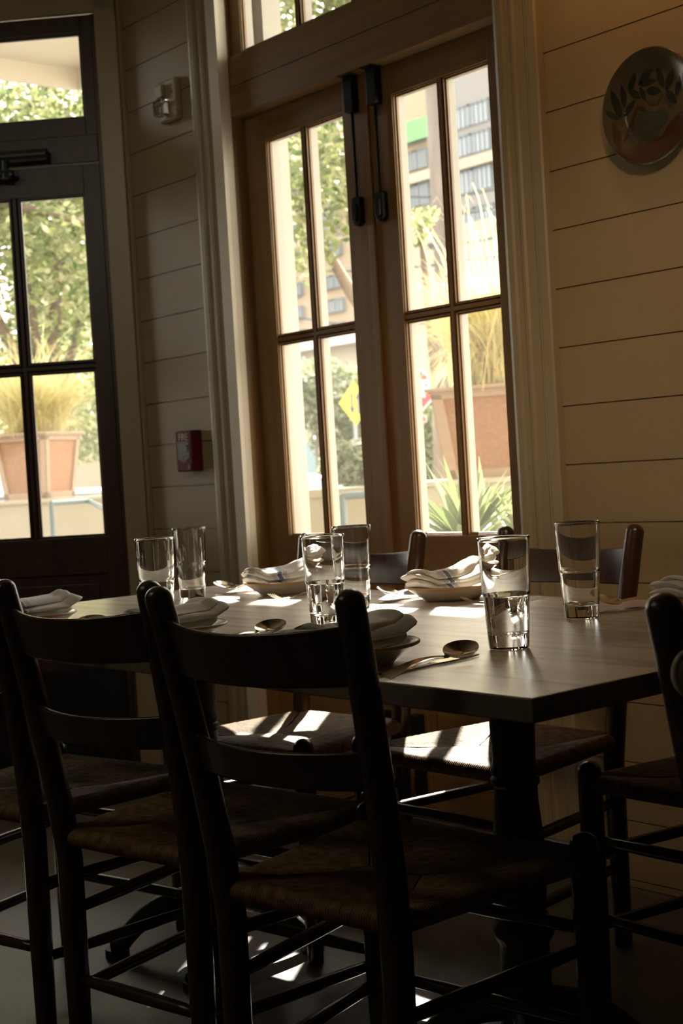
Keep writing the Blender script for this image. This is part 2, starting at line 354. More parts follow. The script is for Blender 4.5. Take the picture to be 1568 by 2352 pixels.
def glazed(name, x0, x1, z0, z1, gx, gz, vbars, hbars, yf, mv, mh, mout, kind='structure', parent=None, bw=0.020, step=0.0095):
    """leaf in the x-z plane; glass opening gx, gz; wood inside, painted outside."""
    yb, yg = yf + 0.020, yf + 0.052
    root = obj(name, box(B(), x0, gx[0], yf, yb, z0, z1), mv, parent, bevel=0.0015)
    if kind: root['kind'] = kind
    me_bm = B(); box(me_bm, gx[1], x1, yf, yb, z0, z1); obj('stile', me_bm, mv, root, bevel=0.0015)
    bm = B(); box(bm, gx[0], gx[1], yf, yb, gz[1], z1); obj('top_rail', bm, mh, root, bevel=0.0015)
    if gz[0] - z0 > 0.35:
        bm = B(); box(bm, gx[0], gx[1], yf, yb, gz[0] - 0.13, gz[0]); box(bm, gx[0], gx[1], yf, yb, z0, z0 + 0.20)
        obj('bottom_rail', bm, mh, root, bevel=0.0015)
        bm = B(); box(bm, gx[0], gx[1], yf + 0.012, yb, z0 + 0.20, gz[0] - 0.13)
        box(bm, gx[0] + 0.035, gx[1] - 0.035, yf + 0.005, yf + 0.012, z0 + 0.235, gz[0] - 0.165)
        obj('lower_panel', bm, mh, root, bevel=0.004)
    else:
        bm = B(); box(bm, gx[0], gx[1], yf, yb, z0, gz[0]); obj('bottom_rail', bm, mh, root, bevel=0.0015)
    # outside skin of the same members
    bm = B()
    box(bm, x0, gx[0], yb, yg, z0, z1); box(bm, gx[1], x1, yb, yg, z0, z1); box(bm, gx[0], gx[1], yb, yg, z0, gz[0]); box(bm, gx[0], gx[1], yb, yg, gz[1], z1)
    for v in vbars: box(bm, v - bw / 2, v + bw / 2, yb, yg, gz[0], gz[1])
    for h in hbars: box(bm, gx[0], gx[1], yb, yg, h - bw / 2, h + bw / 2)
    obj('outer_face', bm, mout, root)
    # bars
    for v in vbars:
        bm = B(); prism(bm, [(v - bw / 2, yb), (v - bw / 2, yf + 0.012), (v - bw / 2 + 0.004, yf + 0.010), (v - 0.006, yf + 0.003), (v + 0.006, yf + 0.003), (v + bw / 2 - 0.004, yf + 0.010), (v + bw / 2, yf + 0.012), (v + bw / 2, yb)], 'z', gz[0], gz[1])
        obj('glazing_bar', bm, mv, root)
    for h in hbars:
        bm = B(); prism(bm, [(yb, h - bw / 2), (yf + 0.012, h - bw / 2), (yf + 0.010, h - bw / 2 + 0.004), (yf + 0.0032, h - 0.006), (yf + 0.0032, h + 0.006), (yf + 0.010, h + bw / 2 - 0.004), (yf + 0.012, h + bw / 2), (yb, h + bw / 2)], 'x', gx[0], gx[1])
        obj('glazing_bar', bm, mh, root)
    # sticking round every pane, and the panes
    xs = [gx[0]] + [c for v in vbars for c in (v - bw / 2, v + bw / 2)] + [gx[1]]
    zs = [gz[0]] + [c for h in hbars for c in (h - bw / 2, h + bw / 2)] + [gz[1]]
    bmv = B()
    for i in range(0, len(xs), 2):
        for k in range(0, len(zs), 2):
            a0, a1, c0, c1 = xs[i], xs[i + 1], zs[k], zs[k + 1]
            for off, ya, yc in ((step, yf + 0.012, yb), (step * 0.45, yf + 0.005, yb)):
                box(bmv, a0, a0 + off, ya, yc, c0, c1); box(bmv, a1 - off, a1, ya, yc, c0, c1)
                box(bmv, a0 + off, a1 - off, ya, yc, c0, c0 + off); box(bmv, a0 + off, a1 - off, ya, yc, c1 - off, c1)
            bm = B(); box(bm, a0 - 0.001, a1 + 0.001, yb + 0.0005, yb + 0.0035, c0 - 0.001, c1 + 0.001)
            # one thin sheet of glass
            bmesh.ops.delete(bm, geom=[f for f in bm.faces if abs(f.calc_center_median().y - yb - 0.0005) > 1e-5], context='FACES')
            obj('pane', bm, M['pane'], root)
    obj('glazing_bead', bmv, mv, root)
    return root
YF = 2.766
SW = 0.105
d1 = glazed('door_1', JX0 + 0.002, -3.0665, 0.03, 2.186, (-3.545, -3.172), (0.852, 2.100), [-3.361], [1.472], YF, M['fir'], M['fir_h'], M['ext_white'], step=0.008)
d2 = glazed('door_2', -3.0635, JX1 - 0.002, 0.03, 2.186, (-2.957, -2.583), (0.852, 2.100), [-2.766], [1.472], YF, M['fir'], M['fir_h'], M['ext_white'], step=0.008)
win = glazed('window_1', JX0, JX1, 2.376, 2.858, (-3.60, -2.525), (2.385, 2.83), [-3.315, -3.06, -2.79], [], 2.735, M['fir'], M['fir_h'], M['ext_white'], step=0.008)
bm = B(); box(bm, -3.078, -3.052, YF - 0.008, YF, 0.03, 2.186); obj('astragal', bm, M['fir'], d2, bevel=0.003)

def surface_bolt(parent, x, ztop, zbot, flip=1):
    r_ = obj('surface_bolt', tube(B(), [(x, YF - 0.013, zbot + 0.02), (x, YF - 0.013, ztop - 0.02)], 0.0045, 10), M['hardware'], parent, smooth=True)
    za, zb = (ztop - 0.10, ztop + 0.004) if flip > 0 else (ztop - 0.07, ztop)
    bm = B(); prism(bm, [(x - 0.018, za + 0.006), (x - 0.014, za), (x + 0.014, za), (x + 0.018, za + 0.006), (x + 0.018, zb), (x - 0.018, zb)], 'y', YF - 0.028, YF)
    if flip > 0: box(bm, x - 0.026, x + 0.026, YF - 0.046, YF, zb, zb + 0.004)
    obj('bolt_keeper', bm, M['hardware'], r_, bevel=0.004)
    zc, zd = (zbot, zbot + 0.085)
    bm = B(); pts = []
    for k in range(17):
        a = PI + PI * k / 16; pts.append((x + 0.0165 * math.cos(a), zc + 0.0165 + 0.0165 * math.sin(a)))
    pts += [(x + 0.0165, zd - 0.006), (x + 0.010, zd), (x - 0.010, zd), (x - 0.0165, zd - 0.006)]
    prism(bm, pts, 'y', YF - 0.022, YF)
    obj('bolt_plate', bm, M['hardware'], r_, bevel=0.003)
    bm = B(); prism(bm, [(x + (px - x) * 0.62, zc + 0.012 + (pz - zc) * 0.62) for px, pz in pts], 'y', YF - 0.030, YF - 0.021)
    obj('bolt_slide', bm, M['hardware'], r_, bevel=0.003)
    return r_
surface_bolt(d1, -3.112, 2.182, 1.755); surface_bolt(d2, -3.012, 2.182, 1.752)
for xx, pr in ((-2.985, d2), (-3.125, d1)):
    r_ = surface_bolt(pr, xx, 0.34, 0.10, -1)

# ---------------- dark door in the corner wall (local frame MD: x to the left, y outward)
bm = B()
for a, c in ((0.012, DW0),): box(bm, a, c, -0.020, 0, 0, 2.76)
box(bm, 0.012, 1.15, -0.020, 0, 2.685, 2.76); box(bm, DW1, DW1 + 0.09, -0.020, 0, 0, 2.685)
t10 = struct(obj('trim_10', bm, M['trim'], bevel=0.003)); t10.matrix_world = MD
bm = B()
box(bm, DW0, 0.105, -0.004, 0.10, 0, 2.684); box(bm, 1.04, DW1, -0.004, 0.10, 0, 2.684); box(bm, 0.105, 1.04, -0.004, 0.10, 2.176, 2.27)
t11 = struct(obj('trim_11', bm, M['dark_wood'], bevel=0.002)); t11.matrix_world = MD
w2 = glazed('window_2', 0.105, 1.04, 2.27, 2.684, (0.145, 1.0), (2.33, 2.627), [], [], 0.002, M['dark_wood'], M['dark_wood'], M['dark_wood'], bw=0.026); w2.matrix_world = MD
d3 = glazed('door_3', 0.108, 1.037, 0.012, 2.172, (0.168, 0.977), (0.870, 2.070), [0.421, 0.724], [1.471], 0.010, M['dark_wood'], M['dark_wood'], M['dark_wood'], bw=0.026); d3.matrix_world = MD
bm = B(); tube(bm, [(0.277, -0.040, 2.205), (0.60, -0.040, 2.205)], 0.021, 16); box(bm, 0.30, 0.56, -0.03, 0.0, 2.186, 2.226)
cl = obj('door_closer', bm, M['grey_metal'], t11, smooth='auto')
bm = B(); tube(bm, [(0.40, -0.055, 2.150), (0.75, -0.10, 2.165)], 0.009, 8); tube(bm, [(0.40, -0.055, 2.150), (0.62, -0.02, 2.115)], 0.009, 8); tube(bm, [(0.43, -0.05, 2.19), (0.43, -0.05, 2.13)], 0.016, 12)
obj('closer_arm', bm, M['grey_metal'], cl, smooth='auto')
bm = B(); box(bm, 0.13, 1.0, -0.002, 0.010, 0.03, 0.40); obj('kick_plate', bm, M['hardware'], d3)

# ---------------- fixtures on the walls
def box_thing_alarm():
    r_ = thing('fire_alarm', 'red manual fire alarm pull box on the cream shiplap wall beside the french door', 'fire alarm', (-3.944, WY, 1.145))
    bm = B(); box(bm, -0.047, 0.047, -0.043, 0, -0.068, 0.068); obj('housing', bm, M['red'], r_, bevel=0.004)
    bm = B(); prism(bm, [(-0.033, 0.030), (0.033, 0.030), (0.033, -0.024), (0.0, -0.036), (-0.033, -0.024)], 'y', -0.0450, -0.042); obj('pull_handle', bm, M['black'], r_, bevel=0.001)
    bm = B()
    loop = [(-0.0345, 0.0315), (0.0345, 0.0315), (0.0345, -0.025), (0, -0.0378), (-0.0345, -0.025)]
    for i in range(5):
        a_, c_ = loop[i], loop[(i + 1) % 5]; tube(bm, [(a_[0], -0.0437, a_[1]), (c_[0], -0.0437, c_[1])], 0.0007, 6)
    tube(bm, [(-0.033, -0.0455, -0.012), (0.033, -0.0455, -0.012)], 0.0008, 6)
    obj('handle_outline', bm, M['white_ink'], r_)
    bm = B(); box(bm, -0.024, 0.024, -0.0466, -0.0448, -0.002, 0.020); obj('handle_label', bm, mat('grey_label', (0.10, 0.11, 0.10), 0.5), r_)
    rot = Matrix.Rotation(PI / 2, 4, 'X')
    text_mesh('FIRE', 0.033, 'lettering', M['white_ink'], Matrix.Translation((0, -0.0435, 0.046)) @ rot @ Matrix.Diagonal((0.92, 1.0, 1, 1)), r_)
    bm = B(); lathe(bm, [(0, 0.0025), (0.008, 0.0025), (0.009, 0)], seg=20); bm.transform(Matrix.Translation((0.030, -0.043, -0.052)) @ rot); obj('key_lock', bm, M['black'], r_)
box_thing_alarm()
r_ = thing('fire_strobe', 'cream fire alarm strobe with clear lens high on the shiplap wall', 'fire strobe', (-3.945, WY, 2.308))
bm = B(); box(bm, -0.050, 0.055, -0.024, 0, -0.070, 0.066); obj('housing', bm, M['trim'], r_, bevel=0.007)
bm = B(); box(bm, -0.044, -0.004, -0.040, -0.023, 0.008, 0.052); obj('sounder_grille', bm, M['trim'], r_, bevel=0.004)
bm = B(); box(bm, -0.030, 0.022, -0.062, -0.029, -0.055, -0.004); obj('strobe_lens', bm, M['glass'], r_, bevel=0.005)
bm = B(); box(bm, -0.024, 0.016, -0.034, -0.030, -0.048, -0.010); tube(bm, [(-0.022, -0.048, -0.018), (0.010, -0.048, -0.018)], 0.0035, 8); obj('reflector', bm, M['steel'], r_)
rot = Matrix.Rotation(PI / 2, 4, 'X')
for i_, ch in enumerate('FIRE'):
    text_mesh(ch, 0.017, 'lettering', M['red_ink'], Matrix.Translation((0.042, -0.0305, 0.036 - 0.0195 * i_)) @ rot, r_)

# decorated plate on the right wall
PR = 0.128
r_ = thing('wall_plate', 'round glazed ceramic plate painted with dark leaves hanging on the shiplap wall', 'wall plate', (-2.003, WY, 1.833))
def dish(q):                            # how far the surface stands off the wall at radius q
    t_ = q / PR
    return 0.012 + (0.0 if t_ < 0.62 else 0.026 * ((t_ - 0.62) / 0.38) ** 1.2) if t_ < 0.93 else 0.012 + 0.026 * ((0.93 - 0.62) / 0.38) ** 1.2 + 0.004 * (t_ - 0.93) / 0.07
prof = [(0, 0.012)] + [(PR * t_ / 24, dish(PR * t_ / 24)) for t_ in range(1, 25)] + [(PR + 0.003, 0.034), (PR - 0.004, 0.028), (0.08, 0.003), (0, 0.003)]
bm = B(); lathe(bm, prof, seg=72); bm.transform(rot)
for f in bm.faces:
    f.material_index = 0
mg = noisy('olive_glaze', (0.062, 0.052, 0.026), (0.085, 0.070, 0.036), (20, 20, 20), 0.22)
obj('plate_body', bm, mg, r_, smooth='auto')
def leaf_shape(bm, x, z, ang, ln, wd, off=0.0012):
    n = 10; top, bot = [], []
    for i in range(n + 1):
        t_ = i / n; wv_ = wd * math.sin(PI * t_) ** 0.8 * (1 - 0.25 * t_)
        for side, arr in ((1, top), (-1, bot)):
            px = x + math.cos(ang) * ln * t_ - math.sin(ang) * wv_ * side; pz = z + math.sin(ang) * ln * t_ + math.cos(ang) * wv_ * side
            q = min(math.hypot(px, pz), PR * 0.985); k_ = q / max(math.hypot(px, pz), 1e-6)
            arr.append(bm.verts.new((px * k_, -(dish(q) + off), pz * k_)))
    for i in range(n):
        vs = list(dict.fromkeys([top[i], top[i + 1], bot[i + 1], bot[i]]))
        bm.faces.new(vs)
def pc(cx, cy): return (cx - 955) / 6520, -(cy - 1180) / 7870
def leaves(lst, name, m_, off):
    bm = B()
    for x0, y0, x1, y1, wd in lst:
        a_, b_ = pc(x0, y0), pc(x1, y1); leaf_shape(bm, a_[0], a_[1], math.atan2(b_[1] - a_[1], b_[0] - a_[0]), math.hypot(b_[0] - a_[0], b_[1] - a_[1]), wd / 7200 * 0.52, off)
    obj(name, bm, m_, r_)
leaves([(370, 1240, 285, 700, 130), (430, 1050, 445, 640, 100), (520, 800, 690, 490, 110), (690, 700, 960, 515, 130), (700, 705, 1030, 710, 120), (730, 760, 820, 1020, 100), (840, 850, 1100, 930, 140), (540, 780, 730, 940, 130), (400, 1200, 620, 960, 110),
        (340, 1240, 165, 1050, 90), (1150, 880, 1060, 500, 130), (1190, 950, 1350, 610, 150), (1200, 960, 1370, 1230, 140), (1370, 1100, 1455, 780, 110), (1500, 1000, 1640, 700, 130), (1520, 1150, 1720, 960, 120)], 'painted_leaves', M['plate_paint'], 0.0016)
leaves([(1000, 1180, 1130, 960, 60), (850, 1050, 1000, 1150, 80), (1290, 1290, 1120, 980, 60)], 'painted_leaves', M['plate_grey'], 0.0012)
leaves([(250, 1270, 400, 1860, 130), (420, 1700, 660, 1080, 90), (660, 1090, 830, 1230, 80)], 'painted_leaves', M['plate_red'], 0.0010)
bm = B()
def blob(cx, cy, rx, ry, of=0.0008):
    x, z = pc(cx, cy); rings = []
    for f_ in (0.02, 0.25, 0.5, 0.75, 1.0):
        ring = []
        for k in range(28):
            a = 2 * PI * k / 28; px, pz = x + f_ * rx / 6520 * math.cos(a), z + f_ * ry / 7870 * math.sin(a); ring.append(bm.verts.new((px, -(dish(min(math.hypot(px, pz), PR * 0.98)) + of), pz)))
        rings.append(ring)
    bm.faces.new(rings[0])
    for a_, b_ in zip(rings, rings[1:]):
        for k in range(28): bm.faces.new((a_[k], a_[(k + 1) % 28], b_[(k + 1) % 28], b_[k]))
blob(760, 1500, 300, 300); blob(1060, 1400, 150, 150, 0.0014)
obj('painted_shape', bm, M['plate_grey'], r_)
bm = B(); n = 26; tops = [(-0.128, -0.088), (-0.10, -0.085), (-0.04, -0.077), (0.02, -0.068), (0.040, -0.045), (0.075, -0.027), (0.128, -0.022)]
def topz(x):
    for (xa_, za_), (xb_, zb_) in zip(tops, tops[1:]):
        if xa_ <= x <= xb_: return za_ + (zb_ - za_) * (x - xa_) / (xb_ - xa_)
    return -0.02
xs_ = [-0.118 + 0.236 * i / n for i in range(n + 1)]
def gp(x, f_):
    lo_ = -math.sqrt(max((PR * 0.985) ** 2 - x * x, 1e-8)); t_ = max(topz(x), lo_); z = t_ * (1 - f_) + lo_ * f_
    return (x, -(dish(min(math.hypot(x, z), PR * .985)) + 0.0006), z)
for xa_, xb_ in zip(xs_, xs_[1:]):
    for k in range(6):
        try: bm.faces.new([bm.verts.new(gp(x, f_)) for x, f_ in ((xa_, k / 6), (xb_, k / 6), (xb_, (k + 1) / 6), (xa_, (k + 1) / 6))])
        except ValueError: pass
bmesh.ops.remove_doubles(bm, verts=bm.verts, dist=1e-5)
obj('painted_ground', bm, M['plate_red'], r_)

# ================================================================== TABLE
TX0, TX1, TY0, TY1, TZ = -3.152, -1.163, 1.262, 2.237, 0.76
tb = thing('dining_table', 'long rectangular dining table with weathered wood top on black turned pedestals', 'table', ((TX0 + TX1) / 2, 1.75, 0))
ox, oy = (TX0 + TX1) / 2, 1.75
bm = B(); box(bm, TX0 - ox, TX1 - ox, TY0 - oy, TY1 - oy, TZ - 0.0315, TZ)
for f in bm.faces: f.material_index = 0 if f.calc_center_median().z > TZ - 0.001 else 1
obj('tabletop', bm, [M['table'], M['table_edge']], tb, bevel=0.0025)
PROF = [(0.0, 0.728), (0.10, 0.728), (0.10, 0.722), (0.052, 0.716), (0.040, 0.70), (0.0385, 0.60), (0.0365, 0.545), (0.0375, 0.535), (0.0415, 0.528), (0.0415, 0.520), (0.0375, 0.516), (0.0415, 0.510), (0.0415, 0.502),
        (0.037, 0.497), (0.0375, 0.47), (0.043, 0.41), (0.0455, 0.34), (0.042, 0.305), (0.0395, 0.285), (0.046, 0.272), (0.0525, 0.258), (0.0525, 0.246), (0.047, 0.236), (0.042, 0.228), (0.0425, 0.20), (0.044, 0.13), (0.050, 0.10), (0.046, 0.075), (0.0, 0.07)]
for px_ in (-1.662, -2.60):
    ped = obj('pedestal', lathe(B(), PROF, (px_ - ox, 0, 0), 40), M['iron'], tb, smooth='auto')
    for k in range(4):
        a = PI / 4 + k * PI / 2; bm = B()
        pts, rad = [], []
        for i in range(13):
            t_ = i / 12; rr_ = 0.03 + 0.175 * t_; zz = 0.095 * (1 - t_) ** 0.8 + 0.030 + 0.022 * math.sin(PI * t_)
            pts.append((rr_ * math.cos(a), rr_ * math.sin(a), zz)); rad.append(0.030 - 0.010 * t_)
        pts.append((0.228 * math.cos(a), 0.228 * math.sin(a), 0.026)); rad.append(0.021)
        tube(bm, pts, rad, 12); tube(bm, [(0.218 * math.cos(a), 0.218 * math.sin(a), 0.0), (0.218 * math.cos(a), 0.218 * math.sin(a), 0.02)], 0.027, 14)
        bm.transform(Matrix.Translation((px_ - ox, 0, 0)))
        obj('foot', bm, M['iron'], ped, smooth='auto')

# ================================================================== CHAIRS
WR, WF, DP, SZ, RR = 0.159, 0.214, 0.382, 0.440, 0.0165
def rush_seat():
    bm = B(); c = [Vector((-WR, -DP / 2)), Vector((WR, -DP / 2)), Vector((WF, DP / 2)), Vector((-WF, DP / 2))]
    m1, m2 = Vector((-0.05, 0)), Vector((0.05, 0))
    sides = [(c[0], c[1], [m1, m2]), (c[1], c[2], [m2]), (c[2], c[3], [m2, m1]), (c[3], c[0], [m1])]
    for a, d, mids in sides:
        ln = (d - a).length; t_ = (d - a) / ln; out = Vector((t_.y, -t_.x)); ns = int(ln / 0.0050); cols = ns * 4
        def inner(s):
            if len(mids) == 1:
                return a.lerp(mids[0], s / 0.5) if s < 0.5 else mids[0].lerp(d, (s - 0.5) / 0.5)
            s1 = (mids[0] - a).dot(t_) / ln; s2 = (mids[1] - a).dot(t_) / ln
            if s < s1: return a.lerp(mids[0], s / s1)
            if s < s2: return mids[0].lerp(mids[1], (s - s1) / (s2 - s1))
            return mids[1].lerp(d, (s - s2) / (1 - s2))
        prev = None
        for i in range(cols + 1):
            s = i / cols; p = a.lerp(d, s); q = inner(s); q = q + (p - q) * 0.015
            rid = abs(math.sin(PI * ns * s)) ** 0.6; jit = 0.0006 * math.sin(ns * s * 1.7 + 3 * ln)
            r_ = RR - 0.0022 + 0.0022 * rid + jit * 0.4
            dist = (p - q).length; row = []
            row.append(Vector((q.x, q.y, SZ - 0.012)))
            for th in (-110, -90, -60, -30, 0, 25, 50, 72, 90):
                th_ = math.radians(th); e = p + out * (r_ * math.cos(th_)); row.append(Vector((e.x, e.y, SZ + r_ * math.sin(th_))))
            for k in range(1, 7):
                f_ = k / 6; e = p.lerp(q, f_); sag = -0.013 * math.sin(PI / 2 * f_) * min(1, dist / 0.1) + 0.0035 * math.sin(PI * f_) * min(1, dist / 0.1)
                row.append(Vector((e.x, e.y, SZ + RR - 0.0022 + 0.0022 * rid * (1 if k < 6 else 0) + sag)))
            vs = [bm.verts.new(v) for v in row]
            if prev:
                for k in range(len(vs) - 1): bm.faces.new((prev[k], prev[k + 1], vs[k + 1], vs[k]))
            prev = vs
    return bm
def post_bm(pts, rad, dome=True, seg=18):
    P_, R_ = list(pts), list(rad)
    if dome:
        e = Vector(P_[-1]); t_ = (e - Vector(P_[-2])).normalized(); r0 = R_[-1]
        for k in range(1, 7):
            a = k / 6 * PI / 2; P_.append(tuple(e + t_ * r0 * 0.85 * math.sin(a))); R_.append(max(r0 * math.cos(a), 0.0006))
    return tube(B(), P_, R_, seg)
def back_y(z): return -DP / 2 - (0.0 if z < 0.40 else 0.083 * ((z - 0.40) / 0.49) ** 1.35)
def back_x(z): return WR + (0.0 if z < 0.40 else 0.026 * (z - 0.40) / 0.49)
def slat_bm(zb, zt, bow, scoop, th=0.011):
    bm = B(); n = 22; g = []
    for i in range(n + 1):
        u = i / n; k_ = 1 - (2 * u - 1) ** 2
        x = (2 * u - 1); row = []
        for z, sc_ in ((zb, 0.25), (zb * 0.5 + zt * 0.5, 0.6), (zt, 1.0)):
            zz = z - scoop * k_ * sc_; xx = x * (back_x(z) - 0.004); yy = back_y(z) - bow * k_
            row.append((xx, yy, zz))
        g.append(row)
    F_, K_ = [], []
    for row in g:
        F_.append([bm.verts.new((x, y - th / 2, z)) for x, y, z in row]); K_.append([bm.verts.new((x, y + th / 2, z)) for x, y, z in row])
    for i in range(n):
        for k in range(2):
            bm.faces.new((F_[i][k], F_[i + 1][k], F_[i + 1][k + 1], F_[i][k + 1])); bm.faces.new((K_[i][k + 1], K_[i + 1][k + 1], K_[i + 1][k], K_[i][k]))
        bm.faces.new((F_[i][2], F_[i + 1][2], K_[i + 1][2], K_[i][2])); bm.faces.new((K_[i][0], K_[i + 1][0], F_[i + 1][0], F_[i][0]))
    for i in (0, n): bm.faces.new([F_[i][0], F_[i][1], F_[i][2], K_[i][2], K_[i][1], K_[i][0]])
    return bm
def make_chair():
    r_ = thing('dining_chair', '', 'chair')
    obj('seat', rush_seat(), M['rush'], r_, smooth=True)
    zs = [0, 0.2, 0.40, 0.50, 0.60, 0.70, 0.80, 0.880]; rd = [0.0185, 0.021, 0.0225, 0.0222, 0.0215, 0.021, 0.0208, 0.020]
    for s in (-1, 1):
        obj('back_post', post_bm([(s * back_x(z), back_y(z), z) for z in zs], rd), M['chair'], r_, smooth='auto')
        obj('front_leg', post_bm([(s * WF, DP / 2, z) for z in (0, 0.15, 0.32, 0.42, 0.464)], [0.017, 0.0205, 0.0228, 0.0228, 0.0222]), M['chair'], r_, smooth='auto')
    obj('back_slat', slat_bm(0.768, 0.850, 0.045, 0.012), M['chair'], r_, smooth='auto', bevel=0.003)
    obj('back_slat', slat_bm(0.625, 0.680, 0.040, 0.006), M['chair'], r_, smooth='auto', bevel=0.003)
    def rung(a, b_, r=0.0105):
        a, b_ = Vector(a), Vector(b_); pts = [a.lerp(b_, t_ / 6) for t_ in range(7)]
        obj('rung', tube(B(), pts, [r * 0.85, r, r * 1.08, r * 1.1, r * 1.08, r, r * 0.85], 12), M['chair'], r_, smooth=True)
    for s in (-1, 1):
        for z in (0.31, 0.172): rung((s * WR, -DP / 2, z), (s * WF, DP / 2, z))
    rung((-WF, DP / 2, 0.188), (WF, DP / 2, 0.188)); rung((-WF, DP / 2, 0.335), (WF, DP / 2, 0.335)); rung((-WR, -DP / 2, 0.19), (WR, -DP / 2, 0.19))
    return r_
chair0 = make_chair(); first = True
CH = [(-1.595, 1.407, 8, 'dark ladder-back chair with rush seat nearest the camera, centre front'),
      (-2.085, 1.413, 9, 'dark ladder-back rush chair just left of the front one, back turned to us'),
      (-2.600, 1.387, 12, 'dark ladder-back rush chair cut by the left edge of the picture'),
      (-2.616, 2.021, 187.5, 'dark rush-seated chair on the window side under the left door leaf, seat striped by sun'),
      (-2.106, 2.167, 181.5, 'dark rush-seated chair on the window side behind the tall right glass, sunlit seat'),
      (-1.518, 2.215, 180, 'dark rush-seated chair whose front leg and seat corner show at the right edge'),
      (-0.793, 1.525, 8, 'dark chair with only its back post showing before the right edge of the table')]
for x, y, a, lab in CH:
    c_ = chair0 if first else copy_tree(chair0); first = False
    c_.location = (x, y, 0); c_.rotation_euler = (0, 0, math.radians(a)); c_['label'] = lab; c_['group'] = 'ladder-back chairs round the table'

# ================================================================== ON THE TABLE
def tumbler():
    r_ = thing('water_glass', '', 'glass')
    out = [(0, 0.0), (0.0285, 0.0), (0.0305, 0.002), (0.0312, 0.008), (0.0352, 0.078), (0.0358, 0.0815), (0.0370, 0.0845), (0.0370, 0.088), (0.0400, 0.165), (0.0408, 0.1705), (0.0402, 0.172)]
    inn = [(0.0392, 0.1715), (0.0380, 0.165), (0.0350, 0.0885), (0.0344, 0.0850), (0.0326, 0.0825), (0.0322, 0.079), (0.0290, 0.030), (0.0270, 0.0245), (0.020, 0.0225), (0, 0.022)]
    obj('glass_body', lathe(B(), out + inn, seg=64), M['glass'], r_, smooth='auto')
    return r_
def water_bm():
    return lathe(B(), [(0, 0.0218), (0.0202, 0.0223), (0.0272, 0.0243), (0.0292, 0.0298), (0.0327, 0.0822), (0.0327, 0.0825), (0.0, 0.0825)], seg=64)
g0 = tumbler(); wat = None
GL = [(-2.505, 1.600, False, 'clear tumbler at the far left, half hidden behind a chair post'),
      (-2.895, 1.950, False, 'clear empty tumbler standing before the fire alarm wall, second from left'),
      (-2.035, 1.665, True, 'half-full clear water glass directly behind the front chair back post'),
      (-2.262, 1.930, False, 'clear tumbler just behind and right of the half-full one'),
      (-1.505, 1.588, True, 'large half-full water glass nearest the camera on the table corner'),
      (-1.668, 1.952, False, 'clear tumbler at the right in front of the chair by the shiplap wall')]
for i, (x, y, full, lab) in enumerate(GL):
    g_ = g0 if i == 0 else copy_tree(g0)
    g_.location = (x, y, TZ + 0.0004); g_['label'] = lab; g_['group'] = 'tumblers on the table'
for o in list(COL.objects):
    if o.name.startswith('water_glass') and 'half-full' in o.get('label', '') and not 'right of' in o.get('label', ''):
        if wat is None: wat = obj('water', water_bm(), M['water'], o, smooth='auto')
        else: c_ = wat.copy(); COL.objects.link(c_); c_.parent = o

PRAD = 0.100
def bowl():
    r_ = thing('plate', '', 'plate')
    prof = [(0, 0.0045), (0.052, 0.0045), (0.055, 0.0), (0.059, 0.0), (0.061, 0.003), (0.075, 0.012), (0.095, 0.0265), (0.0985, 0.028)]
    obj('plate_body', lathe(B(), prof + [(0.0985, 0.0325), (0.090, 0.030), (0.072, 0.0165), (0.055, 0.0100), (0, 0.0092)], seg=72), M['porcelain'], r_, smooth='auto')
    obj('rim', lathe(B(), [(0.0975, 0.0270), (PRAD, 0.0290), (PRAD, 0.0318), (0.0975, 0.0328)], seg=72), M['porcelain_rim'], r_, smooth=True)
    return r_
def napkin_bm(seed, L_=0.20, hump=0.0):
    bm = B(); nu, nv = 60, 40
    def sheet(x0, x1, y0, wd, hg, zb, ph, tilt, pleats):
        rings = []
        for i in range(nu + 1):
            u = i / nu; x = x0 + (x1 - x0) * u; e = min(u, 1 - u) * nu; k_ = min(1, e / 3.0) ** 0.5
            cy = y0 + tilt * (u - 0.5) + 0.003 * math.sin(u * 5 + ph); ring = []
            hz_ = hump * math.exp(-((u - 0.85) / 0.22) ** 2)
            wv_ = wd * (1.0 + 0.12 * math.sin(u * 4.2 + ph)) * (0.80 + 0.20 * k_)
            for j in range(nv):
                a = 2 * PI * j / nv; ca, sa = math.cos(a), math.sin(a)
                sx = math.copysign(abs(ca) ** 0.8, ca); sz = math.copysign(abs(sa) ** 0.9, sa)
                nz = noise.noise(Vector((x * 14 + seed * 5, sx * 1.8 + ph, zb * 90)))
                pl = 0.0008 * pleats * math.sin(sx * 6.5 + ph * 2 + u * 1.6) * (1 if sa > 0 else 0.4) * min(1.0, e / 9.0)
                drop = -0.006 * sx * sx
                ring.append(bm.verts.new((x + 0.003 * nz + 0.004 * math.sin(sx * 3 + ph) * (1 - k_), cy + sx * wv_, zb + hg + sz * hg * (0.25 + 0.75 * k_) * (0.9 + 0.35 * nz) + pl + drop + hz_ * (0.7 + 0.3 * sz) + 0.42 * max(0.0, abs(x) - 0.066))))
            rings.append(ring)
        for a_, b_ in zip(rings, rings[1:]):
            for j in range(nv): bm.faces.new((a_[j], a_[(j + 1) % nv], b_[(j + 1) % nv], b_[j]))
        bm.faces.new(rings[0][::-1]); bm.faces.new(rings[-1])
    sheet(-L_ / 2, L_ / 2 * 0.90, 0.004, 0.046, 0.0085, 0.0225, 0.3 + seed, 0.010, 1.6)
    sheet(-L_ / 2 * 0.97, L_ / 2, -0.002, 0.042, 0.0085, 0.0365, 1.9 + seed, -0.016, 2.0)
    sheet(-L_ / 2 * 0.90, L_ / 2 * 0.93, 0.004, 0.036, 0.0070, 0.0495, 3.1 + seed, 0.012, 2.4)
    return bm
p0 = bowl()
